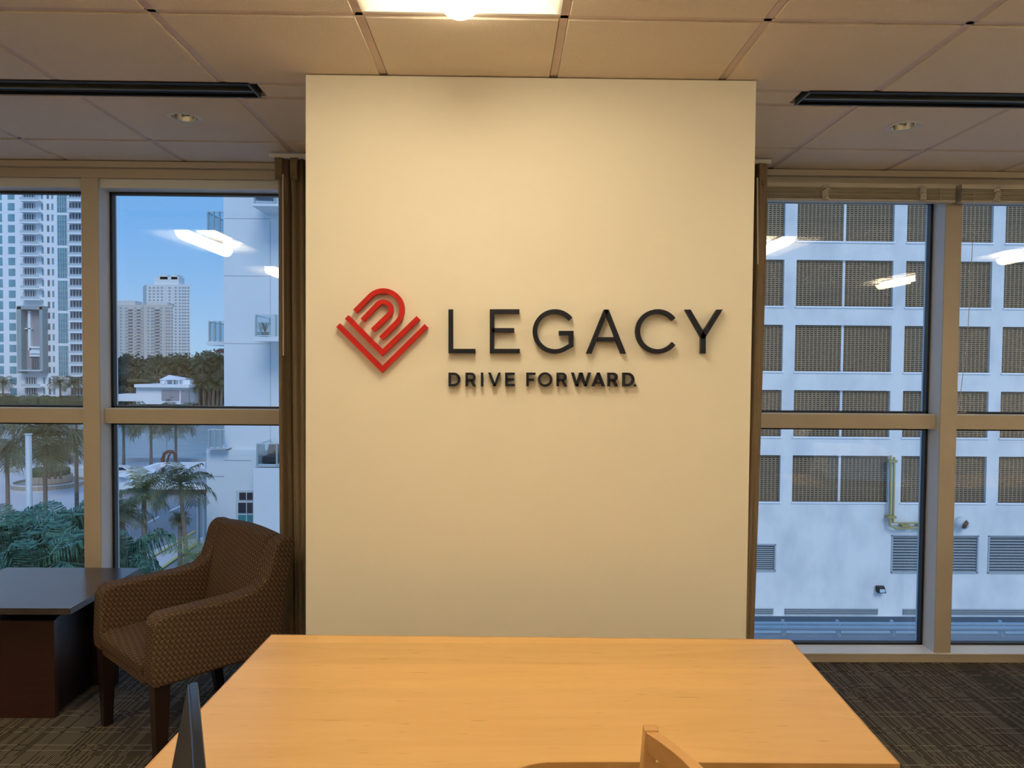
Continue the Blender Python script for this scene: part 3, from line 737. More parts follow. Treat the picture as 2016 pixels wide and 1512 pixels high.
# seat cushion with crowned top
vs = []; fs = []; nx = 14; ny = 14
for j in range(ny+1):
    for i in range(nx+1):
        u, v = i/nx, j/ny; x = -.222+.444*u; y = -.312+.435*v
        e1 = min(u, 1-u, v, 1-v); z = .425+.035*(1-(1-min(1, e1*5))**2)
        vs.append((x, y, z))
for j in range(ny):
    for i in range(nx): a = j*(nx+1)+i; fs.append((a, a+1, a+nx+2, a+nx+1))
o = MB().add(vs, fs)
b0 = len(o.v); edge = [i for i in range(nx+1)]+[j*(nx+1)+nx for j in range(1, ny+1)]+[ny*(nx+1)+i for i in range(nx-1, -1, -1)]+[j*(nx+1) for j in range(ny-1, 0, -1)]
o.v += [(o.v[i][0], o.v[i][1]+.004, .375) for i in edge]; m_ = len(edge)
o.f += [(edge[k], edge[(k+1) % m_], b0+(k+1) % m_, b0+k) for k in range(m_)]+[tuple(b0+k for k in range(m_))]
o.obj('seat', uph_m, t, fix=True, uv=True, bevel=.012, seg=3)
MB().box(-.222, -.298, .335, .222, .20, .378).obj('seat_rail', uph_m, t, uv=True, bevel=.006)
for (x, y, bk) in ((-.275, -.262, 0), (.275, -.262, 0), (-.255, .19, .05), (.255, .19, .05)):
    a, b = .030, .019
    MB().hexa([(x-b, y-b+bk, 0), (x+b, y-b+bk, 0), (x+b, y+b+bk, 0), (x-b, y+b+bk, 0)], [(x-a, y-a, .348), (x+a, y-a, .348), (x+a, y+a, .348), (x-a, y+a, .348)]).obj('leg', blackleg_m, t, fix=True, bevel=.002)

# =================================================================== DARK SIDE TABLE
t = thing('side_table', 'dark brown square side table with panel base beside the armchair', 'table', (-2.17, 3.38, 0))
MB().box(-.345, -.30, .512, .335, .31, .540).obj('table_top', darktop_m, t, bevel=.002)
MB().box(-.30, -.17, 0, .185, -.14, .44).obj('front_panel', darkwood_m, t)
MB().box(-.30, .16, 0, .28, .19, .512).obj('back_panel', blackleg_m, t)
MB().box(.135, -.14, 0, .165, .16, .435).obj('side_panel', blackleg_m, t)  # near-black back and side panels paint in shade under the top
MB().box(-.28, -.14, .40, .135, .16, .43).obj('shelf', darkwood_m, t)
MB().box(-.05, -.10, .43, -.02, .16, .512).obj('top_support', blackleg_m, t)

# =================================================================== THINGS BEYOND THE RIGHT EDGE, SEEN MIRRORED IN THE GLASS
t = thing('reading_table', 'long maple table mirrored in the lower right window', 'table', (3.15, 2.55, 0))
MB().box(-.95, -.30, .712, 1.0, .30, .738).obj('table_top', maple_m, t, bevel=.002)
for x in (-.85, .9):
    for y in (-.25, .25): MB().box(x-.025, y-.025, 0, x+.025, y+.025, .712).obj('leg', mapleedge_m, t)
t = thing('bottle', 'white bottle on the table mirrored in the lower right window', 'bottle', (2.40, 2.5, .738))
MB().lathe([(0, 0), (.032, 0), (.034, .01), (.034, .13), (.014, .165), (.014, .18)], n=20).obj('body', bottle_m, t, smooth=True)
MB().lathe([(.016, .176), (.016, .20), (0, .20)], n=16).obj('cap', bottle_m, t, smooth=True)
# seated person, skin modifier
def skin_body(name, verts, edges, radii, m, parent=None, sub=2, **kw):
    me = bpy.data.meshes.new(name); me.from_pydata(verts, edges, []); me.materials.append(m)
    o = bpy.data.objects.new(name, me); COL.objects.link(o); o.parent = parent
    o.modifiers.new('skin', 'SKIN'); sk = me.skin_vertices[0] if me.skin_vertices else None
    if sk:
        for i, r_ in enumerate(radii): sk.data[i].radius = (r_ if isinstance(r_, tuple) else (r_, r_))
        sk.data[0].use_root = True
    s_ = o.modifiers.new('sub', 'SUBSURF'); s_.levels = sub; s_.render_levels = sub
    me.polygons.foreach_set('use_smooth', [True]*len(me.polygons)); o.modifiers['skin'].use_smooth_shade = True
    return tag(o, **kw)
t = thing('person', 'person in dark shirt with short black hair, mirrored in the right window', 'person', (2.85, 1.84, 0), 0)
V = [(0, -.06, .50), (0, -.06, .72), (0, -.04, .93), (0, -.01, 1.06), (0, .01, 1.13), (0, .03, 1.22),
     (-.17, -.02, 1.02), (-.24, .06, .80), (-.14, .26, .765), (-.08, .33, .765),
     (.17, -.02, 1.02), (.24, .06, .80), (.14, .26, .765), (.08, .33, .765),
     (-.10, .0, .50), (-.12, .36, .50), (-.12, .38, .08), (-.12, .48, .05), (.10, .0, .50), (.12, .36, .50), (.12, .38, .08), (.12, .48, .05)]
Eg = [(0, 1), (1, 2), (2, 3), (3, 4), (4, 5), (3, 6), (6, 7), (7, 8), (8, 9), (3, 10), (10, 11), (11, 12), (12, 13), (0, 14), (14, 15), (15, 16), (16, 17), (0, 18), (18, 19), (19, 20), (20, 21)]
Rr = [(.15, .11), (.14, .10), (.16, .10), (.09, .07), .05, .045, .06, .045, .032, .022, .06, .045, .032, .022, .08, .065, .045, .035, .08, .065, .045, .035]
skin_body('body', V, Eg, Rr, shirt_m, t)
hd = MB(); prof = []
for i in range(13):
    a = pi*i/12; prof.append((.078*sin(a)**.8 if 0 < i < 12 else 0.0001, -.115*cos(a)))
hd.lathe(prof, (0, .045, 1.27), 20)
hd.prism([(-.014, .118, 1.25), (.014, .118, 1.25), (0, .120, 1.285)], (0, .022, -.004))
hd.obj('head', skin_m, t, smooth=True, fix=True)
hr = MB(); hr.lathe([(.088*sin(a)+.0001, .124*cos(a)) for a in [pi*.56*(1-i/10) for i in range(11)]], (0, .028, 1.285), 20); hr.obj('hair', hair_m, t, smooth=True)
for s in (-1, 1):
    b = MB(); b.box(s*.10-.04, .32, .742, s*.10+.04, .40, .765)
    for i in range(4):
        x = s*.10-.03+.02*i; b.tube([(x, .395, .756), (x, .43, .760), (x, .455-.006*abs(i-1), .746)], [.009, .008, .007], 6)
    b.tube([(s*.10-s*.035, .34, .755), (s*.10-s*.065, .375, .752), (s*.10-s*.07, .40, .748)], [.010, .009, .008], 6)
    b.obj('hand', skin_m, t, smooth=True, bevel=.006)
t = thing('office_chair', 'dark office chair under the person mirrored in the right window', 'chair', (2.85, 1.78, 0))
MB().box(-.23, -.22, .38, .23, .22, .44).obj('seat', shirt_m, t, bevel=.02)
MB().box(-.21, -.27, .50, .21, -.22, .95).obj('backrest', shirt_m, t, bevel=.02)
MB().tube([(0, 0, .06), (0, 0, .40)], .025, 10).obj('gas_stem', chrome_m, t)
for i in range(5):
    a = 2*pi*i/5; MB().tube([(0, 0, .07), (.26*cos(a), .26*sin(a), .05), (.27*cos(a), .27*sin(a), .0)], [.02, .015, .015], 6).obj('base_leg', black_m, t)
for y in (-.24,): MB().box(-.03, -.25, .30, .03, -.20, .60).obj('back_bracket', black_m, t)

GZ = -13.0
def pbox(mb, px0, py0, px1, py1, Y0, Y1):
    pm, qm = (px0+px1)/2, (py0+py1)/2
    mb.box(at_y(px0, qm, Y0).x, Y0, at_y(pm, py1, Y0).z, at_y(px1, qm, Y0).x, Y1, at_y(pm, py0, Y0).z); return mb
def skewbox(px0, py0, px1, py1, Y0, Y1):
    pm, qm = (px0+px1)/2, (py0+py1)/2; x0, x1 = at_y(px0, qm, Y0).x, at_y(px1, qm, Y0).x; z0, z1 = at_y(pm, py1, Y0).z, at_y(pm, py0, Y0).z
    k = Y1/Y0*1.01 if x1 < 0 else 1
    return MB().hexa([(x0, Y0, z0), (x1, Y0, z0), (x1*k, Y1, z0), (x0*k, Y1, z0)], [(x0, Y0, z1), (x1, Y0, z1), (x1*k, Y1, z1), (x0*k, Y1, z1)])
def pb(name, m, parent, px0, py0, px1, py1, Y0, Y1, **kw): return pbox(MB(), px0, py0, px1, py1, Y0, Y1).obj(name, m, parent, **kw)

# =================================================================== EXTERIOR GROUND
MB().box(-900, 4.4, GZ-1, 900, 104, GZ).obj('ground', concrete_m, kind='structure', label='pale paved ground')
MB().box(-900, 104, GZ-.7, 900, 213, GZ-.5).obj('bay_water', water_m, kind='structure', label='rippled grey-blue water')
MB().box(-1500, 213, GZ-1, 1500, 1600, GZ+.2).obj('far_shore', hedge_m, kind='structure')
def gpoly(name, m, pix, z0, **kw):
    P = [at_z(x, y, z0) for x, y in pix]; MB().prism([(p.x, p.y, z0-.03) for p in P], (0, 0, .03)).obj(name, m, fix=True, kind='structure', **kw)
gpoly('street', road_m, [(150, 1010), (405, 930), (470, 935), (470, 1040), (330, 1070), (200, 1120)], GZ+.05)
gpoly('side_street', road_m, [(290, 1140), (385, 1074), (520, 1040), (560, 1300), (290, 1300)], GZ+.08)
gpoly('yellow_kerb_line', kerb_m, [(284, 1140), (289, 1140), (388, 1071), (384, 1068)], GZ+.25)
gpoly('yellow_kerb_line', kerb_m, [(268, 1113), (273, 1113), (385, 1046), (382, 1044)], GZ+.12)
gpoly('lane_mark', linew_m, [(331, 1006), (334, 1007), (359, 996), (357, 994)], GZ+.07)
gpoly('lane_mark', linew_m, [(290, 1028), (293, 1029), (314, 1018), (312, 1016)], GZ+.07)
gpoly('quay_road', linew_m, [(-200, 918), (230, 914), (230, 921), (-200, 930)], GZ+.04)
b = MB(); b.box(-300, 103.4, GZ-1, 300, 104, GZ+.5); b.obj('sea_wall', concrete_m, kind='structure')

# =================================================================== WHITE TOWER ACROSS THE BAY
TY = 215.
t = thing('apartment_tower', 'tall white apartment tower with stacked balconies in the left window', 'building', at_z(60, 795, GZ))
TL = t.location.copy()
def rel(o, L):
    for me in {o.data}: me.transform(Matrix.Translation(-L))
    return o
FH = 21.08
def tbox(name, m, px0, py0, px1, py1, d0, d1, par=t, parL=TL):
    return rel(pb(name, m, par, px0, py0, px1, py1, TY+d0, TY+d1), parL)
rel(skewbox(-260, 60, 230, 797, TY, TY+30).obj('wall', tower_m, t), TL)
nfl = 19
base_y = 392.5+FH*19
def cols_t(i): return 392.5+FH*i-FH
fl0 = -4
cache = {}
def copyrel(key, maker, dx_px, dy_px):
    """first call builds, later calls copy sharing mesh, moved by pixels at the tower's distance"""
    k = TY/F_PX
    if key not in cache:
        cache[key] = maker(); return cache[key]
    src = cache[key]; c = link_copy(src, src.parent, loc=(src.location.x+dx_px*k, src.location.y, src.location.z-dy_px*k))
    for ch in [q for q in src.children]:
        link_copy(ch, c)
    return c
def win(px0, py0, px1, py1, mm=None):
    return tbox('window', mm or glassblue_m, px0, py0, px1, py1, -.12, .1)
for i in range(-3, 20):
    yb = 392.5+FH*i      # floor slab line
    dy = FH*(i+3); y3 = 392.5-FH*3
    # square windows
    skip_portal = 10 <= i <= 16
    copyrel('w1', lambda: win(14, y3-16, 27, y3-2), 0, dy)
    copyrel('w0', lambda: win(-40, y3-16, -26, y3-2), 0, dy)
    if i < 17: copyrel('wa', lambda: win(-8, y3-17, 2, y3-1, glassblue_m), 0, dy)
    if not skip_portal: copyrel('w2', lambda: win(80, y3-15, 83.5, y3-3), 0, dy)
    copyrel('w3', lambda: win(91, y3-15, 95, y3-3, glassdark_m), 0, dy)
    copyrel('w4', lambda: win(100, y3-15, 103.5, y3-3), 0, dy)
    copyrel('w5', lambda: win(222, y3-15, 228, y3-3), 0, dy)
    if not skip_portal:
        def mk():
            b = MB()
            pbox(b, 36, y3-1.5, 75, y3+1, TY-2.0, TY)
            o = rel(b.obj('balcony', tower_m, t), TL)
            rel(pb('balcony_glazing', glassdark_m, o, 44, y3-16, 67, y3-2, TY-.15, TY+.1), TL)
            q = MB()
            for xx in range(45, 68, 5): pbox(q, xx, y3-16, xx+.9, y3-2, TY-.3, TY)
            rel(q.obj('mullions', tower_m, o), TL)
            q = MB(); pbox(q, 37, y3-6.5, 74, y3-5.8, TY-2, TY-1.9); pbox(q, 37, y3-5.5, 74, y3-1.5, TY-1.95, TY-1.9)
            for xx in range(37, 75, 6): pbox(q, xx, y3-6, xx+.7, y3-1.5, TY-2, TY-1.9)
            rel(q.obj('balcony_rail', rail_m, o), TL)
            return o
        copyrel('bal1', mk, 0, dy)
    def mk2():
        b = MB(); pbox(b, 131, y3-2.0, 172, y3+1.2, TY-2.2, TY)
        o = rel(b.obj('balcony', tower_m, t), TL)
        rel(pb('balcony_glazing', glassdark_m, o, 134, y3-17, 171, y3-2, TY-.15, TY+.1), TL)
        q = MB()
        for xx in range(134, 172, 6): pbox(q, xx, y3-17, xx+.9, y3-2, TY-.4, TY)
        rel(q.obj('mullions', tower_m, o), TL)
        q = MB(); pbox(q, 132, y3-7, 171, y3-6, TY-2.2, TY-2.1); pbox(q, 132, y3-5.5, 171, y3-1.5, TY-2.15, TY-2.1)
        rel(q.obj('balcony_rail', rail_m, o), TL)
        return o
    copyrel('bal2', mk2, 0, dy)
# three-storey glazed bays
for g3 in range(7):
    y0 = 357+63.3*g3-63.3
    def mk3():
        o = tbox('glazed_bay', glassblue_m, 111, 357-63.3, 129.5, 357-63.3+59, -.12, .1)
        q = MB()
        for k in range(5): pbox(q, 111+4.6*k, 357-63.3, 111.7+4.6*k, 357-63.3+59, TY-.3, TY)
        for k in range(1, 6): pbox(q, 111, 357-63.3+59*k/6, 129.5, 357-63.3+59*k/6+.6, TY-.28, TY)
        rel(q.obj('bay_mullions', rail_m, o), TL); return o
    copyrel('gb', mk3, 0, 63.3*g3)
# tall portal opening near the base
tbox('portal_recess', portal_m, 41, 608, 78, 728, -.1, .2)
q = MB()
for a in ((33, 604, 42, 735), (78, 604, 84, 735), (33, 602, 84, 609)): pbox(q, *a, TY-2.5, TY)
rel(q.obj('portal_frame', teal_m, t), TL)
q = MB(); pbox(q, 55, 612, 60, 690, TY-1, TY); pbox(q, 45, 646, 62, 648, TY-1, TY); pbox(q, 58, 682, 78, 696, TY-1, TY); pbox(q, 58, 682, 80, 685, TY-1.6, TY); pbox(q, 58, 696, 78, 702, TY-.6, TY)
rel(q.obj('portal_columns', tower_m, t), TL)
q = MB()
for k in range(4): pbox(q, 62+4.5*k, 704, 65+4.5*k, 728, TY-.4, TY)
rel(q.obj('portal_doors', glassdark_m, t), TL)
tbox('portal_balcony', rail_m, 35, 728, 82, 731, -3, 0)
# curved balcony stack at the tower's right edge
for k in range(10):
    y0 = 576+21*k
    q = MB(); c = at_y(222, y0, TY+3)
    q.lathe([(1.6, 0), (1.9, .0), (1.9, 1.3), (1.6, 1.3)], (c.x-.3, TY-.2, c.z-1), 14, pi, 2*pi)
    rel(q.obj('curved_balcony', rail_m, t), TL)
# hedge and palms in front are added below

# =================================================================== FAR TOWERS
def far_tower(label, m, Y, px0, py0, px1, pybase, wx, wpy, balcs=(), crown=None, wm=None, ww=3.2):
    L = at_y((px0+px1)/2, 735, Y); L.z = GZ; t = thing('far_tower', label, 'building', L)
    rel(skewbox(px0, py0, px1, pybase, Y, Y+25).obj('wall', m, t), L)
    q = MB(); y = py0+5
    while y < pybase-6:
        for x in wx: pbox(q, x, y, x+ww, y+wpy*.42, Y-.3, Y+.1)
        y += wpy
    rel(q.obj('windows', wm or farwin_m, t, kind='stuff'), L)
    if balcs:
        q = MB(); y = py0+6
        while y < pybase-6:
            for (a, b) in balcs: pbox(q, a, y+wpy*.35, b, y+wpy*.6, Y-1.6, Y)
            y += wpy
        rel(q.obj('balconies', farred_m, t, kind='stuff'), L)
    if crown:
        q = MB()
        for c in crown: pbox(q, *c, Y+3, Y+16)
        rel(q.obj('roof_block', m, t), L)
    return t, L
far_tower('tall pale far tower with a rounded roof block behind the beige towers', farwhite_m, 760, 289, 560, 374, 770, list(range(293, 325, 8))+[332, 344, 352, 358, 363, 369], 6.1,
          crown=[(304, 545, 352, 562), (315, 541, 330, 550), (337, 541, 349, 550)], ww=3.4)
far_tower('beige far tower with balconies, left of the pair above the trees', farbeige_m, 660, 226, 600, 282, 760, [236, 247, 264, 277], 6.3, [(251, 260), (268, 275)], crown=[(232, 592, 266, 602)])
far_tower('beige far tower with balconies, right of the pair above the trees', farbeige_m, 655, 283, 600, 341, 760, [290, 297, 301, 315, 326, 331, 337], 6.3, [(304, 313)], crown=[(288, 596, 330, 602)])
t_, L_ = None, None

# =================================================================== VEGETATION
def frond_mesh(name, m, L=2.4, elev=40, droop=95, nl=24, wid=.55, hang=.5, seed=0):
    rnd = random.Random(seed); b = MB(); pts = []; n = 12; x = z = 0.
    for i in range(n+1):
        pts.append(Vector((x, 0, z))); a = R(elev-droop*(i/n)**1.2); x += cos(a)*L/n; z += sin(a)*L/n
    b.tube(pts, [.035*(1-.85*i/n) for i in range(n+1)], 4, cap=False)
    for i in range(nl):
        u = .10+.88*i/(nl-1); k = u*n; i0 = min(n-1, int(k)); p = pts[i0].lerp(pts[i0+1], k-i0)
        d = (pts[i0+1]-pts[i0]).normalized(); upv = Vector((-d.z, 0, d.x))
        ll = L*wid*(.45+.75*sin(pi*min(1, u*1.02))**.7)*rnd.uniform(.8, 1.1)*(.9 if u < .9 else .7)
        for s in (-1, 1):
            sd_ = (Vector((0, s, 0))*1.0+d*(.35+.6*u)+upv*rnd.uniform(-.05, .2)).normalized()
            mid = p+sd_*ll*.5+Vector((0, 0, -hang*ll*.10*rnd.uniform(.6, 1.4))); end = p+sd_*ll*(.92-.2*hang)+Vector((0, 0, -hang*ll*.62*rnd.uniform(.6, 1.3)))
            w_ = d*.020*L/2.4*(2.5 if hang > 1 else 1.8)
            b.add([p-w_*.6, p+w_*.6, mid+w_*.9, mid-w_*.9, end], [(0, 1, 2, 3), (3, 2, 4)])
    return b.mesh(name, m)
FR = {}
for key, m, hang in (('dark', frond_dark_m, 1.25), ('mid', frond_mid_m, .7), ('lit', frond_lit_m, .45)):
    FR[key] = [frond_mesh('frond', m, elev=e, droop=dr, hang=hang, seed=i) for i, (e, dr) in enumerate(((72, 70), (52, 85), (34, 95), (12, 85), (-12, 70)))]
def palm(px, py, Y, rad, label, kind='mid', n=18, seed=0, group=None, ground=GZ, trunk_r=.14, lean=(0, 0), detail=True):
    c = at_y(px, py, Y); rnd = random.Random(seed); base = Vector((c.x+lean[0], c.y+lean[1], ground))
    t = thing('palm_tree', label, 'tree', base, 0, group); top = c-base; k = rad/2.4
    pts = [Vector((0, 0, 0)), Vector((top.x*.25, top.y*.25, top.z*.4)), Vector((top.x*.65, top.y*.65, top.z*.75)), top]
    MB().tube(pts, [trunk_r*1.3, trunk_r, trunk_r*.9, trunk_r*.75], 10).obj('trunk', bark_m, t, smooth=True)
    ga = 2.39996
    for i in range(n):
        u = (i+.5)/n; vi = min(4, int(u*5)); me = FR[kind][vi]
        inst('frond', me, t, top, (0, R(rnd.uniform(-7, 7)), i*ga+rnd.uniform(-.2, .2)), (k*rnd.uniform(.85, 1.1),)*3)
    return t
# near dense dark palms low in the left pane
near = [(40, 1040, 24, 2.6), (118, 1015, 27, 2.7), (150, 1062, 23, 2.3), (75, 1090, 21, 2.4), (5, 1010, 30, 2.6), (165, 1010, 33, 2.4), (-40, 1080, 23, 2.6), (20, 1125, 21, 2.2), (130, 1125, 20, 2.0), (80, 1020, 25.5, 2.4)]
lab = ['dark green palm low in the left pane, above the table left end', 'dark green palm crown at the top middle of the low palm clump', 'dark green palm beside the left mullion in the low clump', 'dark green palm in the middle of the low clump',
       'dark green palm at the far left top of the low clump', 'dark green palm behind the left mullion', 'dark green palm cut by the left photo edge', 'lowest dark palm just above the side table, left one', 'lowest dark palm just above the side table, right one', 'dark palm crown between its neighbours below the fountain']
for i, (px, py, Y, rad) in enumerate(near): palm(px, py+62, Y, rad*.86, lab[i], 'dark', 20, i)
palm(88, 866, 46, 3.0, 'big shaggy palm standing in front of the fountain', 'mid', 20, 21, trunk_r=.13)
palm(14, 892, 50, 1.8, 'palm at the far left in front of the water', 'mid', 20, 22)
palm(150, 868, 52, 1.5, 'small palm right of the big shaggy palm', 'mid', 18, 25)
for i, (px, lb_) in enumerate(((243, 'slim quay palm nearest the left mullion of the middle pane'), (297, 'slim quay palm between its two neighbours above the parked car'), (346, 'slim quay palm right of the street lamp'))):
    palm(px, 828, 96, 3.4, lb_, 'mid', 20, 30+i, trunk_r=.17)
for i, (px, lb_) in enumerate(((26, 'quay palm with its trunk at the far left of the water'), (150, 'quay palm with its trunk beside the left mullion'))):
    palm(px, 812, 98, 3.6, lb_, 'mid', 18, 40+i, trunk_r=.17)
palm(283, 968, 33, 1.35, 'green palm left of the canopy palm in the middle pane', 'lit', 9, 50, trunk_r=.11)
palm(284, 972, 33, 1.35, 'olive palm skirt around the green palm by the mullion', 'mid', 9, 57, trunk_r=.11)
palm(355, 955, 30, 1.45, 'slender palm with wide spread fronds before the white canopy', 'mid', 14, 51, trunk_r=.10, lean=(.55, 0))
palm(240, 1015, 27, 1.2, 'brown-green palm beside the dark gasket of the middle pane', 'mid', 18, 52)
palm(248, 1100, 22, 1.45, 'dark palm with arching fronds above the side table corner', 'dark', 13, 53, trunk_r=.12)
palm(391, 1105, 19, .95, 'bright green young palm rising behind the armchair back', 'lit', 12, 54)
palm(354, 1022, 46, .72, 'small round shaggy palm low over the street', 'mid', 30, 55)
# fountain island palms
for i, px in enumerate((97, 104, 112, 124)):
    palm(px, 893+(i % 2)*6, 76, 1.9, ['thin palm on the planter, left', 'thin palm on the planter, second from left', 'thin palm on the planter, third from left', 'leaning thin palm on the planter, right'][i], 'mid', 12, 60+i, ground=GZ+2.0, trunk_r=.12, lean=(-.6+.2*i-.3*(i == 3), 0))
# shore trees (shared blobs)
def blob(name, m, n=420, seed=0, rx=1., rz=.8):
    rnd = random.Random(seed); b = MB()
    for i in range(n):
        a = rnd.uniform(0, 2*pi); zz = rnd.uniform(-1, 1); rr_ = math.sqrt(1-zz*zz); k = rnd.uniform(.65, 1.05)*(1+.25*sin(a*3+seed)*cos(zz*4))
        c = Vector((rr_*cos(a)*rx*k, rr_*sin(a)*rx*k, zz*rz*k)); s_ = rnd.uniform(.10, .2)
        u_ = Vector((rnd.uniform(-1, 1), rnd.uniform(-1, 1), rnd.uniform(-1, 1))).normalized(); v_ = u_.cross(Vector((rnd.uniform(-1, 1), rnd.uniform(-1, 1), .3))).normalized()
        b.add([c-u_*s_, c+v_*s_*.6, c+u_*s_, c-v_*s_*.6], [(0, 1, 2, 3)])
    b.lathe([(.001, -rz*.8), (rx*.62, -rz*.5), (rx*.74, 0), (rx*.6, rz*.5), (.001, rz*.78)], n=10)
    return b.mesh(name, m)
BL = [blob('crown', treefar_m, seed=s) for s in range(4)]
def tree(px, pytop, Y, r_, label, group, seed=0, ground=GZ):
    c = at_y(px, pytop, Y); t = thing('tree', label, 'tree', (c.x, Y, ground), 0, group)
    h = c.z-ground-r_*.75
    MB().tube([(0, 0, 0), (.2, 0, h*.6), (0, 0, h)], [r_*.09, r_*.07, r_*.05], 6).obj('trunk', bark_m, t)
    inst('crown', BL[seed % 4], t, (0, 0, h), (0, 0, seed*1.3), (r_, r_, r_))
    for q in (1, 2, 3): inst('crown', BL[(seed+q) % 4], t, (r_*.7*cos(seed+q*2), r_*.4*sin(seed+q*2), -r_*(.3+.35*q)+h), (0, 0, seed+q), (r_*.8,)*3)
rnd = random.Random(5)
k = 0
for row, (Y, top, lab_) in enumerate(((262, 704, 'leafy tree in the back of the wood below the far towers'), (246, 722, 'leafy tree in the middle of the wood behind the pavilion'))):
    px = 205
    while px < 445:
        tp = top+rnd.uniform(-6, 8)+(4 if 260 < px < 300 else 0)-(8 if px > 385 else 0)
        tree(px, tp, Y+rnd.uniform(-5, 5), rnd.uniform(3.6, 5.), lab_, 'wood behind the pavilion' if row else 'back row of the wood', k); k += 1
        px += rnd.uniform(9, 15)
for i, px in enumerate((236, 252, 268, 285, 300)): tree(px, 765+rnd.uniform(-4, 4), 222, 2.8, 'low bushy tree at the water left of the white garage house', 'bushy trees at the water', i)
# slim palms among the wood
PC = {}
def far_palm(px, py, Y, r_, label, group, seed=0):
    c = at_y(px, py, Y); base = Vector((c.x, Y, GZ)); t = thing('palm_tree', label, 'tree', base, seed*1.1, group); h = c.z-GZ
    MB().tube([(0, 0, 0), (.1, 0, h*.6), (0, 0, h)], [.34, .26, .2], 6).obj('trunk', bark_m, t)
    if 'c' not in PC:
        b = MB(); rn = random.Random(3)
        for i in range(15):
            src = FR['mid'][min(4, i//3)]; M_ = Matrix.Rotation(i*2.4, 4, 'Z')
            b.add([M_ @ v.co for v in src.vertices], [tuple(p.vertices) for p in src.polygons])
        PC['c'] = b.mesh('crown', frond_mid_m)
    s_ = r_/2.4; inst('crown', PC['c'], t, (0, 0, h), (0, 0, seed), (s_, s_, s_))
for i, px in enumerate((309, 330, 341, 352, 363, 371, 389, 398, 404, 413, 421, 428, 436)):
    far_palm(px, 712+rnd.uniform(-7, 12), 228+rnd.uniform(-4, 4), 3.6, 'slim palm of the row standing around the white pavilion', 'slim palms around the pavilion', i)
for i, px in enumerate((382, 392, 401, 411, 419, 427, 435)):
    far_palm(px, 752+rnd.uniform(-5, 8), 219+rnd.uniform(-2, 2), 3.2, 'palm of the low row at the water right of the pavilion', 'low palms at the water', i)
for i, (px, lb_) in enumerate(((5, 'palm at the foot of the white tower, far left'), (118, 'palm at the foot of the white tower, by its glazed bays'), (146, 'palm at the foot of the white tower, beside the mullion'))):
    far_palm(px, 755, 208, 3.4, lb_, None, i)
far_palm(340, 786, 216, 3.0, 'squat palm on the shore below the pavilion', None, 5)
# hedge at the tower's foot
b = MB(); rn = random.Random(8)
for i in range(60):
    px = -40+i*4.2; c = at_y(px, 789+rn.uniform(-4, 2), 209); b.lathe([(.01, 1.1), (1.3, .6), (1.5, 0), (1.4, -1.4)], (c.x, 209+rn.uniform(-1, 1), c.z), 7)
b.obj('hedge', hedge_m, label='low dark hedge along the foot of the white tower', cat='hedge', kind='stuff', fix=True)

# pavilion and low white house on the island
L = at_y(335, 775, 214); L.z = GZ; t = thing('pavilion_house', 'low white waterside house with a hipped pavilion on its terrace', 'building', L)
def hb(n, m, *a): return rel(pb(n, m, t, *a), L)
hb('wall', tower_m, 268, 762, 372, 796, 214, 222); hb('terrace_slab', tower_m, 264, 757, 372, 763, 212.5, 224)
hb('garage_opening', portal_m, 318, 768, 352, 788, 213.7, 214.2); hb('garage_opening', portal_m, 356, 768, 372, 794, 213.7, 214.2)
hb('upper_wall', tower_m, 345, 748, 374, 758, 216, 222); hb('upper_wall', tower_m, 316, 749, 352, 757, 219, 222)
hb('left_wing', tower_m, 232, 776, 268, 790, 214, 222)
a, bb_ = at_y(312, 748, 214), at_y(355, 748, 214); ap = at_y(333, 738, 219)
MB().add([a, bb_, (bb_.x, 224, bb_.z), (a.x, 224, a.z), ap], [(0, 1, 4), (1, 2, 4), (2, 3, 4), (3, 0, 4), (0, 3, 2, 1)]).obj('hip_roof', tower_m, t)
rel(bpy.data.objects[[o.name for o in t.children if o.name.startswith('hip_roof')][0]], L)
q = MB()
for px in (315, 327, 339, 351): pbox(q, px, 748, px+1.4, 757, 214.5, 215)
rel(q.obj('posts', tower_m, t), L)
hb('hedge_box', hedge_m, 250, 747, 295, 752, 216, 220)

# =================================================================== FOUNTAIN PLANTER
c = at_z(98, 958, GZ); c.y += 0
t = thing('fountain_planter', 'round two-tier stone planter with a clipped hedge on the plaza', 'planter', (c.x, c.y, GZ))
kk = c.y/F_PX
def ring_stones(r, z0, h, n, th, par):
    a = 2*pi/n; w_ = a*.94
    me = MB().hexa([((r-th)*cos(-w_/2), (r-th)*sin(-w_/2), 0), (r*cos(-w_/2), r*sin(-w_/2), 0), (r*cos(w_/2), r*sin(w_/2), 0), ((r-th)*cos(w_/2), (r-th)*sin(w_/2), 0)],
                   [((r-th)*cos(-w_/2), (r-th)*sin(-w_/2), h), (r*cos(-w_/2), r*sin(-w_/2), h), (r*cos(w_/2), r*sin(w_/2), h), ((r-th)*cos(w_/2), (r-th)*sin(w_/2), h)]).mesh('stone_block', stone_m)
    for i in range(n): inst('stone_block', me, par, (0, 0, z0+random.uniform(-.02, .02)), (0, 0, a*i), (1+random.uniform(-.008, .008),)*2+(1,))
ring_stones(64*kk, 0, .62, 56, .3, t); ring_stones(39*kk, .6, .75, 36, .3, t)
MB().lathe([(0, .12), (60*kk, .12), (60*kk, .42), (0, .42)], n=40).obj('basin_water', water_m, t, fix=True)
MB().lathe([(38*kk, .1), (38*kk, 1.3), (0, 1.3)], n=40).obj('core', stone_m, t, fix=True)
MB().lathe([(64.8*kk, .58), (64.8*kk, .68), (60*kk, .68), (60*kk, .58)], n=48).obj('coping', concrete_m, t, fix=True)
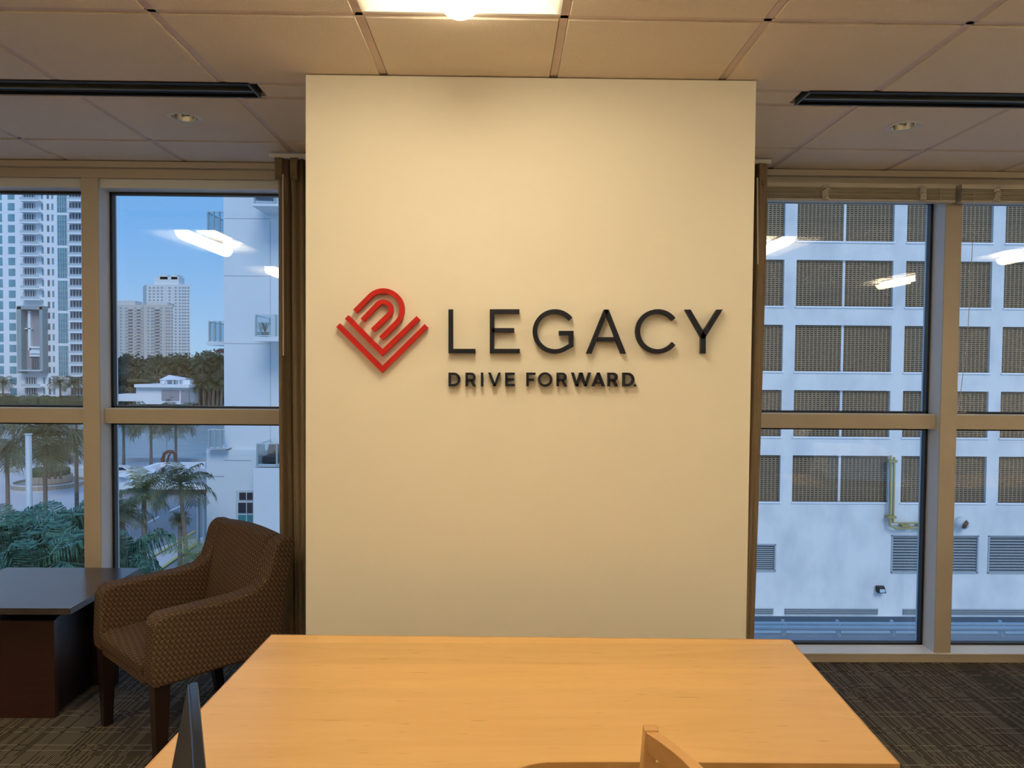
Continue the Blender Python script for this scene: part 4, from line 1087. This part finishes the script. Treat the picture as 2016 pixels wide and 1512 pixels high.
MB().lathe([(35*kk, 1.3), (35*kk, 1.95), (32*kk, 2.12), (0, 2.15)], n=40).obj('clipped_hedge', hedge_m, t, fix=True, smooth=False)
MB().lathe([(68*kk, 0), (68*kk, .15), (64*kk, .15)], n=48).obj('base_kerb', concrete_m, t, fix=True)

# poles and lamps
def pole(px, pytop, Y, r_, label, arm=False):
    c = at_y(px, pytop, Y); t = thing('lamp_post' if arm else 'post', label, 'lamp post' if arm else 'post', (c.x, Y, GZ)); h = c.z-GZ
    MB().tube([(0, 0, 0), (0, 0, h)], [r_, r_*.9], 10).obj('pole', rail_m, t, smooth=True)
    MB().tube([(0, 0, 0), (0, 0, .3)], [r_*1.7, r_*1.5], 10).obj('base', rail_m, t)
    if arm: MB().lathe([(.06, -.8), (.42, -.1), (.5, 0), (.05, .12)], (0, 0, h), 12).obj('lamp_head', rail_m, t, smooth=True)
    else: MB().tube([(0, 0, h), (0, 0, h+.06)], r_*1.15, 10).obj('cap', rail_m, t)
pole(56, 856, 38, .16, 'thick pale post standing in the palms at the left')
pole(328, 852, 97, .07, 'thin street lamp between the quay palms', True)

# car behind the canopy
c = at_z(243, 940, GZ); t = thing('car', 'white car parked behind the canopy near the quay', 'car', (c.x-.5, c.y, GZ), R(8))
body = [(-2.2, .35), (-2.2, .8), (-1.9, .92), (-1.2, 1.0), (-.6, 1.42), (.7, 1.45), (1.4, 1.02), (2.1, .9), (2.25, .6), (2.2, .35)]
MB().prism([(x, -.85, z) for x, z in body], (0, 1.7, 0)).obj('body', carpaint_m, t, fix=True, bevel=.08)
for s in (-.87, .87):
    MB().prism([(-1.05, s, 1.0), (-.55, s, 1.36), (.05, s, 1.38), (.05, s, 1.0)], (0, .01, 0)).obj('side_window', navywin_m, t, fix=True)
    MB().prism([(.12, s, 1.0), (.12, s, 1.38), (.65, s, 1.38), (1.2, s, 1.02)], (0, .01, 0)).obj('side_window', navywin_m, t, fix=True)
MB().hexa([(-1.25, -.72, 1.0), (-1.25, .72, 1.0), (-1.2, .72, 1.02), (-1.2, -.72, 1.02)], [(-.66, -.66, 1.41), (-.66, .66, 1.41), (-.6, .66, 1.43), (-.6, -.66, 1.43)]).obj('windscreen', navywin_m, t, fix=True)
for x in (-1.4, 1.4):
    for s in (-.78, .78): MB().tube([(x, s-.1, .33), (x, s+.1, .33)], .33, 16).obj('wheel', tyre_m, t)

# bronze arch sculpture
c = at_z(393, 928, GZ); t = thing('sculpture', 'brown curved arch sculpture at the quay beside the white building', 'sculpture', (c.x, 86, GZ)); s_ = 86/F_PX
h0 = at_y(393, 916, 86).z-GZ
def aw(pts, r_): MB().tube([(x*s_, 0, h0+z*s_) for x, z in pts], r_, 8).obj('arch_leg', bronze_m, t, smooth=True)
aw([(-11, -22), (-12, 2), (-13, 12), (-10, 22), (-2, 27), (6, 27), (11, 21), (12, 8), (12, -22)], [.2, .2, .24, .22, .2, .2, .2, .18, .2])
aw([(-5, -22), (-4, 8), (-1, 18), (3, 24)], [.14, .14, .12, .12])

# white canopy
t = thing('glass_canopy', 'white framed walkway canopy in front of the quay road', 'canopy', at_y(315, 950, 62)); L = t.location.copy()
def beam(pa, pb_, r_=.28, n='beam'):
    a, b = at_y(*pa), at_y(*pb_); d = (b-a).normalized(); u_ = Vector((0, 0, r_)); v_ = d.cross(Vector((0, 0, 1))).normalized()*.25
    MB().hexa([a-u_-v_, b-u_-v_, b-u_+v_, a-u_+v_], [a+u_-v_, b+u_-v_, b+u_+v_, a+u_+v_]).obj(n, tower_m, t, fix=True)
    rel([o for o in t.children][-1], L)
beam((212, 949, 60), (315, 917, 66)); beam((315, 917, 66), (406, 916, 66)); beam((206, 957, 56), (406, 957, 56), .22)
beam((225, 936, 61), (406, 936, 61), .10)
for px in (250, 283, 316, 350, 384): beam((px, 957, 56), (px+18, 920 if px > 290 else 920+(300-px)*.35, 65), .08, 'rafter')
p0, p1, p2, p3, p4 = at_y(208, 956, 56), at_y(406, 956, 56), at_y(406, 918, 66), at_y(315, 919, 66), at_y(214, 950, 60)
MB().add([p0, p1, p2, p3, p4], [(0, 1, 2, 3, 4)]).obj('glass_roof', railglass_m, t); rel([o for o in t.children][-1], L)
q = pb('fascia', portal_m, t, 235, 958, 406, 980, 56.1, 56.4); rel(q, L)
for px in (390, 402): rel(pb('support_post', teal_m, t, px-3, 960, px, 1110, 56, 56.4), L)
q = pb('tiled_skirt', bronze_m, t, 300, 962, 405, 972, 55.9, 56.1); rel(q, L)

# =================================================================== WHITE BUILDING BEHIND LEFT CURTAIN
NY = 34.
L = at_y(520, 700, NY); L.z = GZ; t = thing('white_building', 'white stucco building with glass balconies seen beside the left curtain', 'building', L)
def nb(n, m, *a, par=None, **kw): return rel(pb(n, m, par or t, *a, **kw), L)
xr = at_y(900, 700, NY).x
def vol(n, x0px, topz, Y0, Y1, botz=GZ, x1=None):
    x0 = at_y(x0px, 700, Y0).x; b = MB().box(x0, Y0, botz, xr if x1 is None else x1, Y1, topz); return rel(b.obj(n, stucco_m, t), L)
vol('main_wall', 441, 26, NY, 52)
vol('lower_wall', 405.5, at_y(420, 886, NY-.3).z, NY-.3, 50)
zst = at_y(520, 921, NY-2).z
vol('step_wall', 498, zst, NY-2, NY)
# joints
for yy in (430, 545-2, 676): nb('wall_joint', portal_m, 441, yy, 533, yy+.6, NY-.012, NY+.01)
nb('wall_joint', portal_m, 441, 906, 495, 906.6, NY-.31-.012, NY-.3)
nb('wall_joint', portal_m, 406, 937.5, 441, 938.1, NY-.31-.012, NY-.3); nb('wall_joint', portal_m, 532, 436, 532.5, 900, NY-.012, NY+.01)
def balcony(px0, px1, ytop, yslab, Y0, Y1, th, inner=None):
    o = nb('balcony_slab', stucco_m, px0-3, yslab+2, px1, yslab+2+th, Y0, Y1)
    nb('base_rail', rail_m, px0-1, yslab-1.5, px1, yslab+.5, Y0+.05, Y0+.15, par=o)
    nb('hand_rail', rail_m, px0, ytop, px1, ytop+1.6, Y0+.03, Y0+.12, par=o)
    x0 = at_y(px0, ytop, Y0).x; zt, zs = at_y(px0, ytop+1.2, Y0).z, at_y(px0, yslab, Y0).z
    rel(MB().box(x0, Y0, zt-.05, x0+.07, Y1, zt).obj('side_hand_rail', rail_m, o), L)
    rel(MB().add([(x0+.03, Y0+.1, zs), (x0+.03, Y1, zs), (x0+.03, Y1, zt), (x0+.03, Y0+.1, zt)], [(0, 1, 2, 3)]).obj('side_glass', railglass_m, o), L)
    a, b = at_y(px0, ytop+1, Y0+.08), at_y(px1, yslab, Y0+.08)
    rel(MB().add([(a.x, Y0+.08, b.z), (b.x, Y0+.08, b.z), (b.x, Y0+.08, a.z), (a.x, Y0+.08, a.z)], [(0, 1, 2, 3)]).obj('front_glass', railglass_m, o), L)
    n = 3 if px1-px0 > 30 else 2
    for i in range(n):
        p = px0+(px1-px0)*(i/(n))+.5; nb('rail_post', teal_m, p, ytop, p+3, yslab, Y0+.02, Y0+.08, par=o)
    return o
balcony(407, 441, 416, 458, 36.5, 40, 6); balcony(410, 441, 632, 672, 36.5, 40, 6); 
o = balcony(409, 444, 845, 882, 33.2, 34., 1)
o.location.y += 0
balcony(499, 620, 352, 399, 32, NY, 5); balcony(501.5, 620, 619, 662, 32, NY, 8); balcony(504, 620, 873, 916, 32, 33.9, 1)
nb('soffit_box', stucco_m, 430, 686, 441, 694, 37, 40); nb('lamp_box', bronze_m, 426, 688, 441, 695, 36.8, 37.2)
# casement window
o = nb('window_frame', rail_m, 464, 965, 498, 1075, NY-.36, NY-.28)
nb('pane', navywin_m, 471, 970, 497, 984, NY-.40, NY-.35, par=o); nb('pane', navywin_m, 469, 990, 497, 1010, NY-.40, NY-.35, par=o); nb('pane', tealwin_m, 469, 1014, 497, 1070, NY-.40, NY-.35, par=o)
nb('window_bar', rail_m, 484.5, 970, 486, 1070, NY-.42, NY-.35, par=o)
# things on balconies
c = at_y(522, 658, 33); t = thing('potted_plant', 'spiky potted plant on the middle balcony of the white building', 'plant', (c.x, 33, at_y(522, 663, 33).z))
MB().lathe([(0, 0), (.13, 0), (.17, .22), (.15, .22), (.14, .18), (0, .18)], n=16).obj('pot', roof_m, t)
q = MB(); rn = random.Random(2)
for i in range(26):
    a = rn.uniform(0, 2*pi); e1 = rn.uniform(.15, .62); d = Vector((cos(a), sin(a), 0)); w_ = Vector((-sin(a), cos(a), 0))*.014
    q.add([Vector((0, 0, .2))-w_, Vector((0, 0, .2))+w_, d*e1*.5+Vector((0, 0, .62))+w_, d*e1*.5+Vector((0, 0, .62))-w_, d*e1*.85+Vector((0, 0, .78-e1*.4))], [(0, 1, 2, 3), (3, 2, 4)])
q.obj('leaves', frond_mid_m, t)
def deckchair(px, py, Y, label):
    c = at_y(px, py, Y); t = thing('balcony_armchair', label, 'chair', (c.x, Y, c.z))
    MB().box(-.35, -.3, .12, .35, .3, .42).obj('seat', redcloth_m, t, bevel=.04); MB().hexa([(-.3, .2, .4), (.3, .2, .4), (.3, .32, .4), (-.3, .32, .4)], [(-.24, .34, .95), (.24, .34, .95), (.24, .44, .95), (-.24, .44, .95)]).obj('backrest', redcloth_m, t, fix=True, bevel=.03)
    for x in (-.3, .3):
        for y in (-.25, .25): MB().box(x-.02, y-.02, 0, x+.02, y+.02, .14).obj('leg', black_m, t)
deckchair(535, 915, 33, 'dark cushioned chair on the lowest right balcony of the white building')
deckchair(520, 398, 33, 'dark cushioned chair on the top right balcony of the white building')

# =================================================================== PARKING GARAGE (right windows)
GY = 33.
L = at_y(1750, 700, GY); L.z = GZ; t = thing('parking_garage', 'pale garage facade with brown screened openings filling the right windows', 'building', L)
# vertical x grid measured on the facade
def gx(px): return at_y(px, 690, GY).x
def gz(py): return at_y(1750, py, GY).z
opx = [(1130, 1310), (1352, 1541), (1565, 1755), (1780, 1949), (1973, 2142), (2168, 2350)]
opy = [(385+128.2*k-0, 476+128.2*k) for k in range(-3, 5)]
lou = [(1342, 1533, 1073, 1125), (1766, 1935, 1054, 1127), (1958, 2125, 1054, 1127), (2150, 2330, 1054, 1127)]
# facade built as piers and bands around the openings so that they are truly recessed
wallx0, wallx1 = gx(1000), gx(2600)
fac = MB()
zs = [(gz(b), gz(a)) for a, b in opy]          # (bottom, top)
bands = []; prev = 30.
for (zb, ztp) in sorted(zs, key=lambda q: -q[1]): bands.append((ztp, prev)); prev = zb
for (a, b) in bands: fac.box(wallx0, GY, a, wallx1, GY+.4, b)
xsx = [(gx(a), gx(b)) for a, b in opx]; 
for (zb, ztp) in zs:
    pv = wallx0
    for (a, b) in xsx: fac.box(pv, GY, zb, a, GY+.4, ztp); pv = b
    fac.box(pv, GY, zb, wallx1, GY+.4, ztp)
# lower wall with louvre recesses
ztop_l = prev; lx = sorted((gx(a), gx(b), gz(d), gz(c_)) for a, b, c_, d in lou)
pv = wallx0
for (a, b, zb, zt) in lx:
    fac.box(pv, GY, GZ, a, GY+.4, ztop_l); fac.box(a, GY, zt, b, GY+.4, ztop_l); fac.box(a, GY, GZ, b, GY+.4, zb); pv = b
fac.box(pv, GY, GZ, wallx1, GY+.4, ztop_l)
rel(fac.obj('facade', garage_m, t), L)
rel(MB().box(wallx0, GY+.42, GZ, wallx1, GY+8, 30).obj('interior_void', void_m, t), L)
# block screens, one per opening half
def screen_mesh(w_, h_):
    b = MB(); nc = max(4, round(w_/.185)); nr = round(h_/.088)
    for i in range(nc+1): x = w_*i/nc; b.box(x-.030, 0, 0, x+.030, .12, h_)
    for j in range(nr+1): z = h_*j/nr; b.box(0, .012, z-.026, w_, .11, z+.026)
    return b.mesh('block_screen', grille_m)
smc = {}
for (zb, zt) in zs:
    for (a, b) in xsx:
        mid = (a+b)/2; dv = .055
        for (p, q_) in ((a, mid-dv), (mid+dv, b)):
            key = (round(q_-p, 2), round(zt-zb, 1))
            if key not in smc: smc[key] = screen_mesh(q_-p, zt-zb)
            inst('block_screen', smc[key], t, Vector((p, GY+.14, zb))-L, kind='stuff')
        rel(MB().box(mid-dv, GY+.10, zb, mid+dv, GY+.3, zt).obj('screen_divider', garage_m, t), L)
        rel(MB().box(a-.04, GY-.05, zb-.07, b+.04, GY+.12, zb).obj('opening_sill', tower_m, t), L)
def louvre(x0, x1, zb, zt, n):
    o = rel(MB().box(x0, GY+.2, zb, x1, GY+.22, zt).obj('louvre', louvreback_m, t), L)
    q = MB(); h = (zt-zb)/n
    for i in range(n): q.hexa([(x0, GY+.02, zb+h*i+.02), (x1, GY+.02, zb+h*i+.02), (x1, GY+.18, zb+h*i+h*.55), (x0, GY+.18, zb+h*i+h*.55)], [(x0, GY+.02, zb+h*i+.05), (x1, GY+.02, zb+h*i+.05), (x1, GY+.18, zb+h*i+h*.55+.03), (x0, GY+.18, zb+h*i+h*.55+.03)])
    rel(q.obj('louvre_blades', louvre_m, o, kind='stuff', fix=True), L)
    f = MB()
    for (p, r_, c_, d) in ((x0-.05, x0+.02, zb, zt), (x1-.02, x1+.05, zb, zt), (x0-.05, x1+.05, zt-.03, zt+.03), (x0-.05, x1+.05, zb-.04, zb+.03)): f.box(p, GY-.03, c_, r_, GY+.2, d)
    rel(f.obj('louvre_frame', louvre_m, o), L)
for (a, b, zb, zt) in lx: louvre(a, b, zb, zt, 13)
for (a, b) in ((1330, 1532), (1555, 1740), (1790, 2100)):
    z1, z0 = gz(1199), gz(1209); o = rel(MB().box(gx(a), GY-.02, z0, gx(b), GY+.02, z1).obj('low_louvre', louvreback_m, t), L)
    q = MB()
    for i in range(4): z = z0+(z1-z0)*i/3; q.box(gx(a), GY-.06, z-.02, gx(b), GY-.01, z+.02)
    rel(q.obj('louvre_blades', louvre_m, o), L)
rel(MB().box(wallx0, GY-.25, GZ, wallx1, GY-.001, gz(1213)).obj('base_ledge', garage_m, t), L)
# yellow pipes
def E3(px, py, d=.25): return at_y(px, py, GY-d)
t = thing('gas_pipes', 'pair of yellow pipes bending right along the garage wall', 'pipe', E3(1757, 1000)); Lp = t.location.copy()
for pts in ([(1753.5, 897), (1752, 1035), (1763, 1040), (1819, 1039)], [(1760.5, 900), (1758, 1029), (1812, 1030)]):
    rel(MB().tube([E3(*p) for p in pts], .055, 8).obj('pipe', yellow_m, t, smooth=False), Lp)
for (x, y) in ((1757, 908), (1755, 1018), (1783, 1035), (1816, 1034)): rel(MB().box(E3(x, y).x-.2, GY-.32, E3(x, y).z-.05, E3(x, y).x+.2, GY-.02, E3(x, y).z+.05).obj('pipe_bracket', yellow_m, t), Lp)
# floodlight and round vent
c = E3(1737, 1163, .3); t = thing('floodlight', 'small dark floodlight on the garage wall above the low louvres', 'light', (c.x, GY, c.z))
MB().hexa([(-.2, -.30, -.13), (.2, -.30, -.13), (.2, -.10, -.10), (-.2, -.10, -.10)], [(-.14, -.30, .12), (.14, -.30, .12), (.2, -.05, .17), (-.2, -.05, .17)]).obj('housing', monback_m, t, fix=True, bevel=.02)
MB().box(-.12, -.325, -.08, .12, -.30, .07).obj('lens', rail_m, t); MB().box(-.05, -.12, -.04, .05, -.01, .04).obj('arm', roof_m, t)
c = E3(1897, 1031, .3); t = thing('hooded_vent', 'round hooded vent sticking out of the garage wall', 'vent', (c.x, GY, c.z))
MB().tube([(0, -.01, 0), (0, -.35, -.02)], [.27, .25], 20).obj('duct', garage_m, t, smooth=True)
MB().tube([(.02, -.34, -.02), (.10, -.42, -.06)], [.22, .14], 20).obj('vent_mouth', bronze_m, t, smooth=True)

# =================================================================== LEDGE WITH PIPES JUST OUTSIDE THE RIGHT WINDOWS
lx0, lx1 = 1.0, 16.
ra, rb_ = at_y(1750, 1238, 8.3), at_y(1750, 1275, 6.4)
MB().hexa([(lx0-1, 4.6, rb_.z-.5), (lx1, 4.6, rb_.z-.5), (lx1, 7.2, rb_.z-.5), (lx0-1, 7.2, rb_.z-.5)], [(lx0-1, 4.6, rb_.z), (lx1, 4.6, rb_.z), (lx1, 7.2, rb_.z), (lx0-1, 7.2, rb_.z)]).obj('terrace_roof', roof_m, kind='structure', label='grey roof ledge outside the right windows')
zr = rb_.z
def pl(px, py, z): return at_z(px, py, z)
t = thing('pipe_run', 'pair of silver pipes on brackets outside the right windows', 'pipe', (4, 7.3, zr))
y1_ = at_z(1750, 1229, zr+.13).y; y2_ = at_z(1750, 1237, zr+.11).y
for y, z, r_ in ((y1_, .13, .020), (y2_, .11, .022)):
    MB().tube([(lx0-4-1, y-7.3, z), (lx1-4, y-7.3, z)], r_, 10).obj('pipe', galv_m, t, smooth=True)
k_ = y2_/F_PX*111
for i in range(-3, 16):
    x = at_z(1547, 1236, zr+.11).x+k_*i-4
    if x < lx0-4 or x > lx1-4: continue
    b = MB(); b.box(x-.012, y2_-7.3+.02, 0, x+.012, y2_-7.3+.04, .14); b.box(x-.012, y1_-7.3+.02, 0, x+.012, y1_-7.3+.04, .16); b.box(x-.02, y2_-7.3, .0, x+.02, y1_-7.3+.05, .015)
    b.obj('bracket', galv_m, t)
y3_ = at_z(1750, 1250, zr).y
MB().box(lx0-1, y3_-.04, zr, lx1, y3_+.04, zr+.03).obj('gutter_edge', galv_m, label='bright metal edging strip on the grey roof ledge', cat='edging')
MB().box(lx0-1, 4.62, zr+.001, lx1, y3_-.045, zr+.02).obj('parapet_slab', concrete_m, kind='structure', label='pale grey slab between the glass and the metal edging')
print('objects', len(bpy.data.objects))
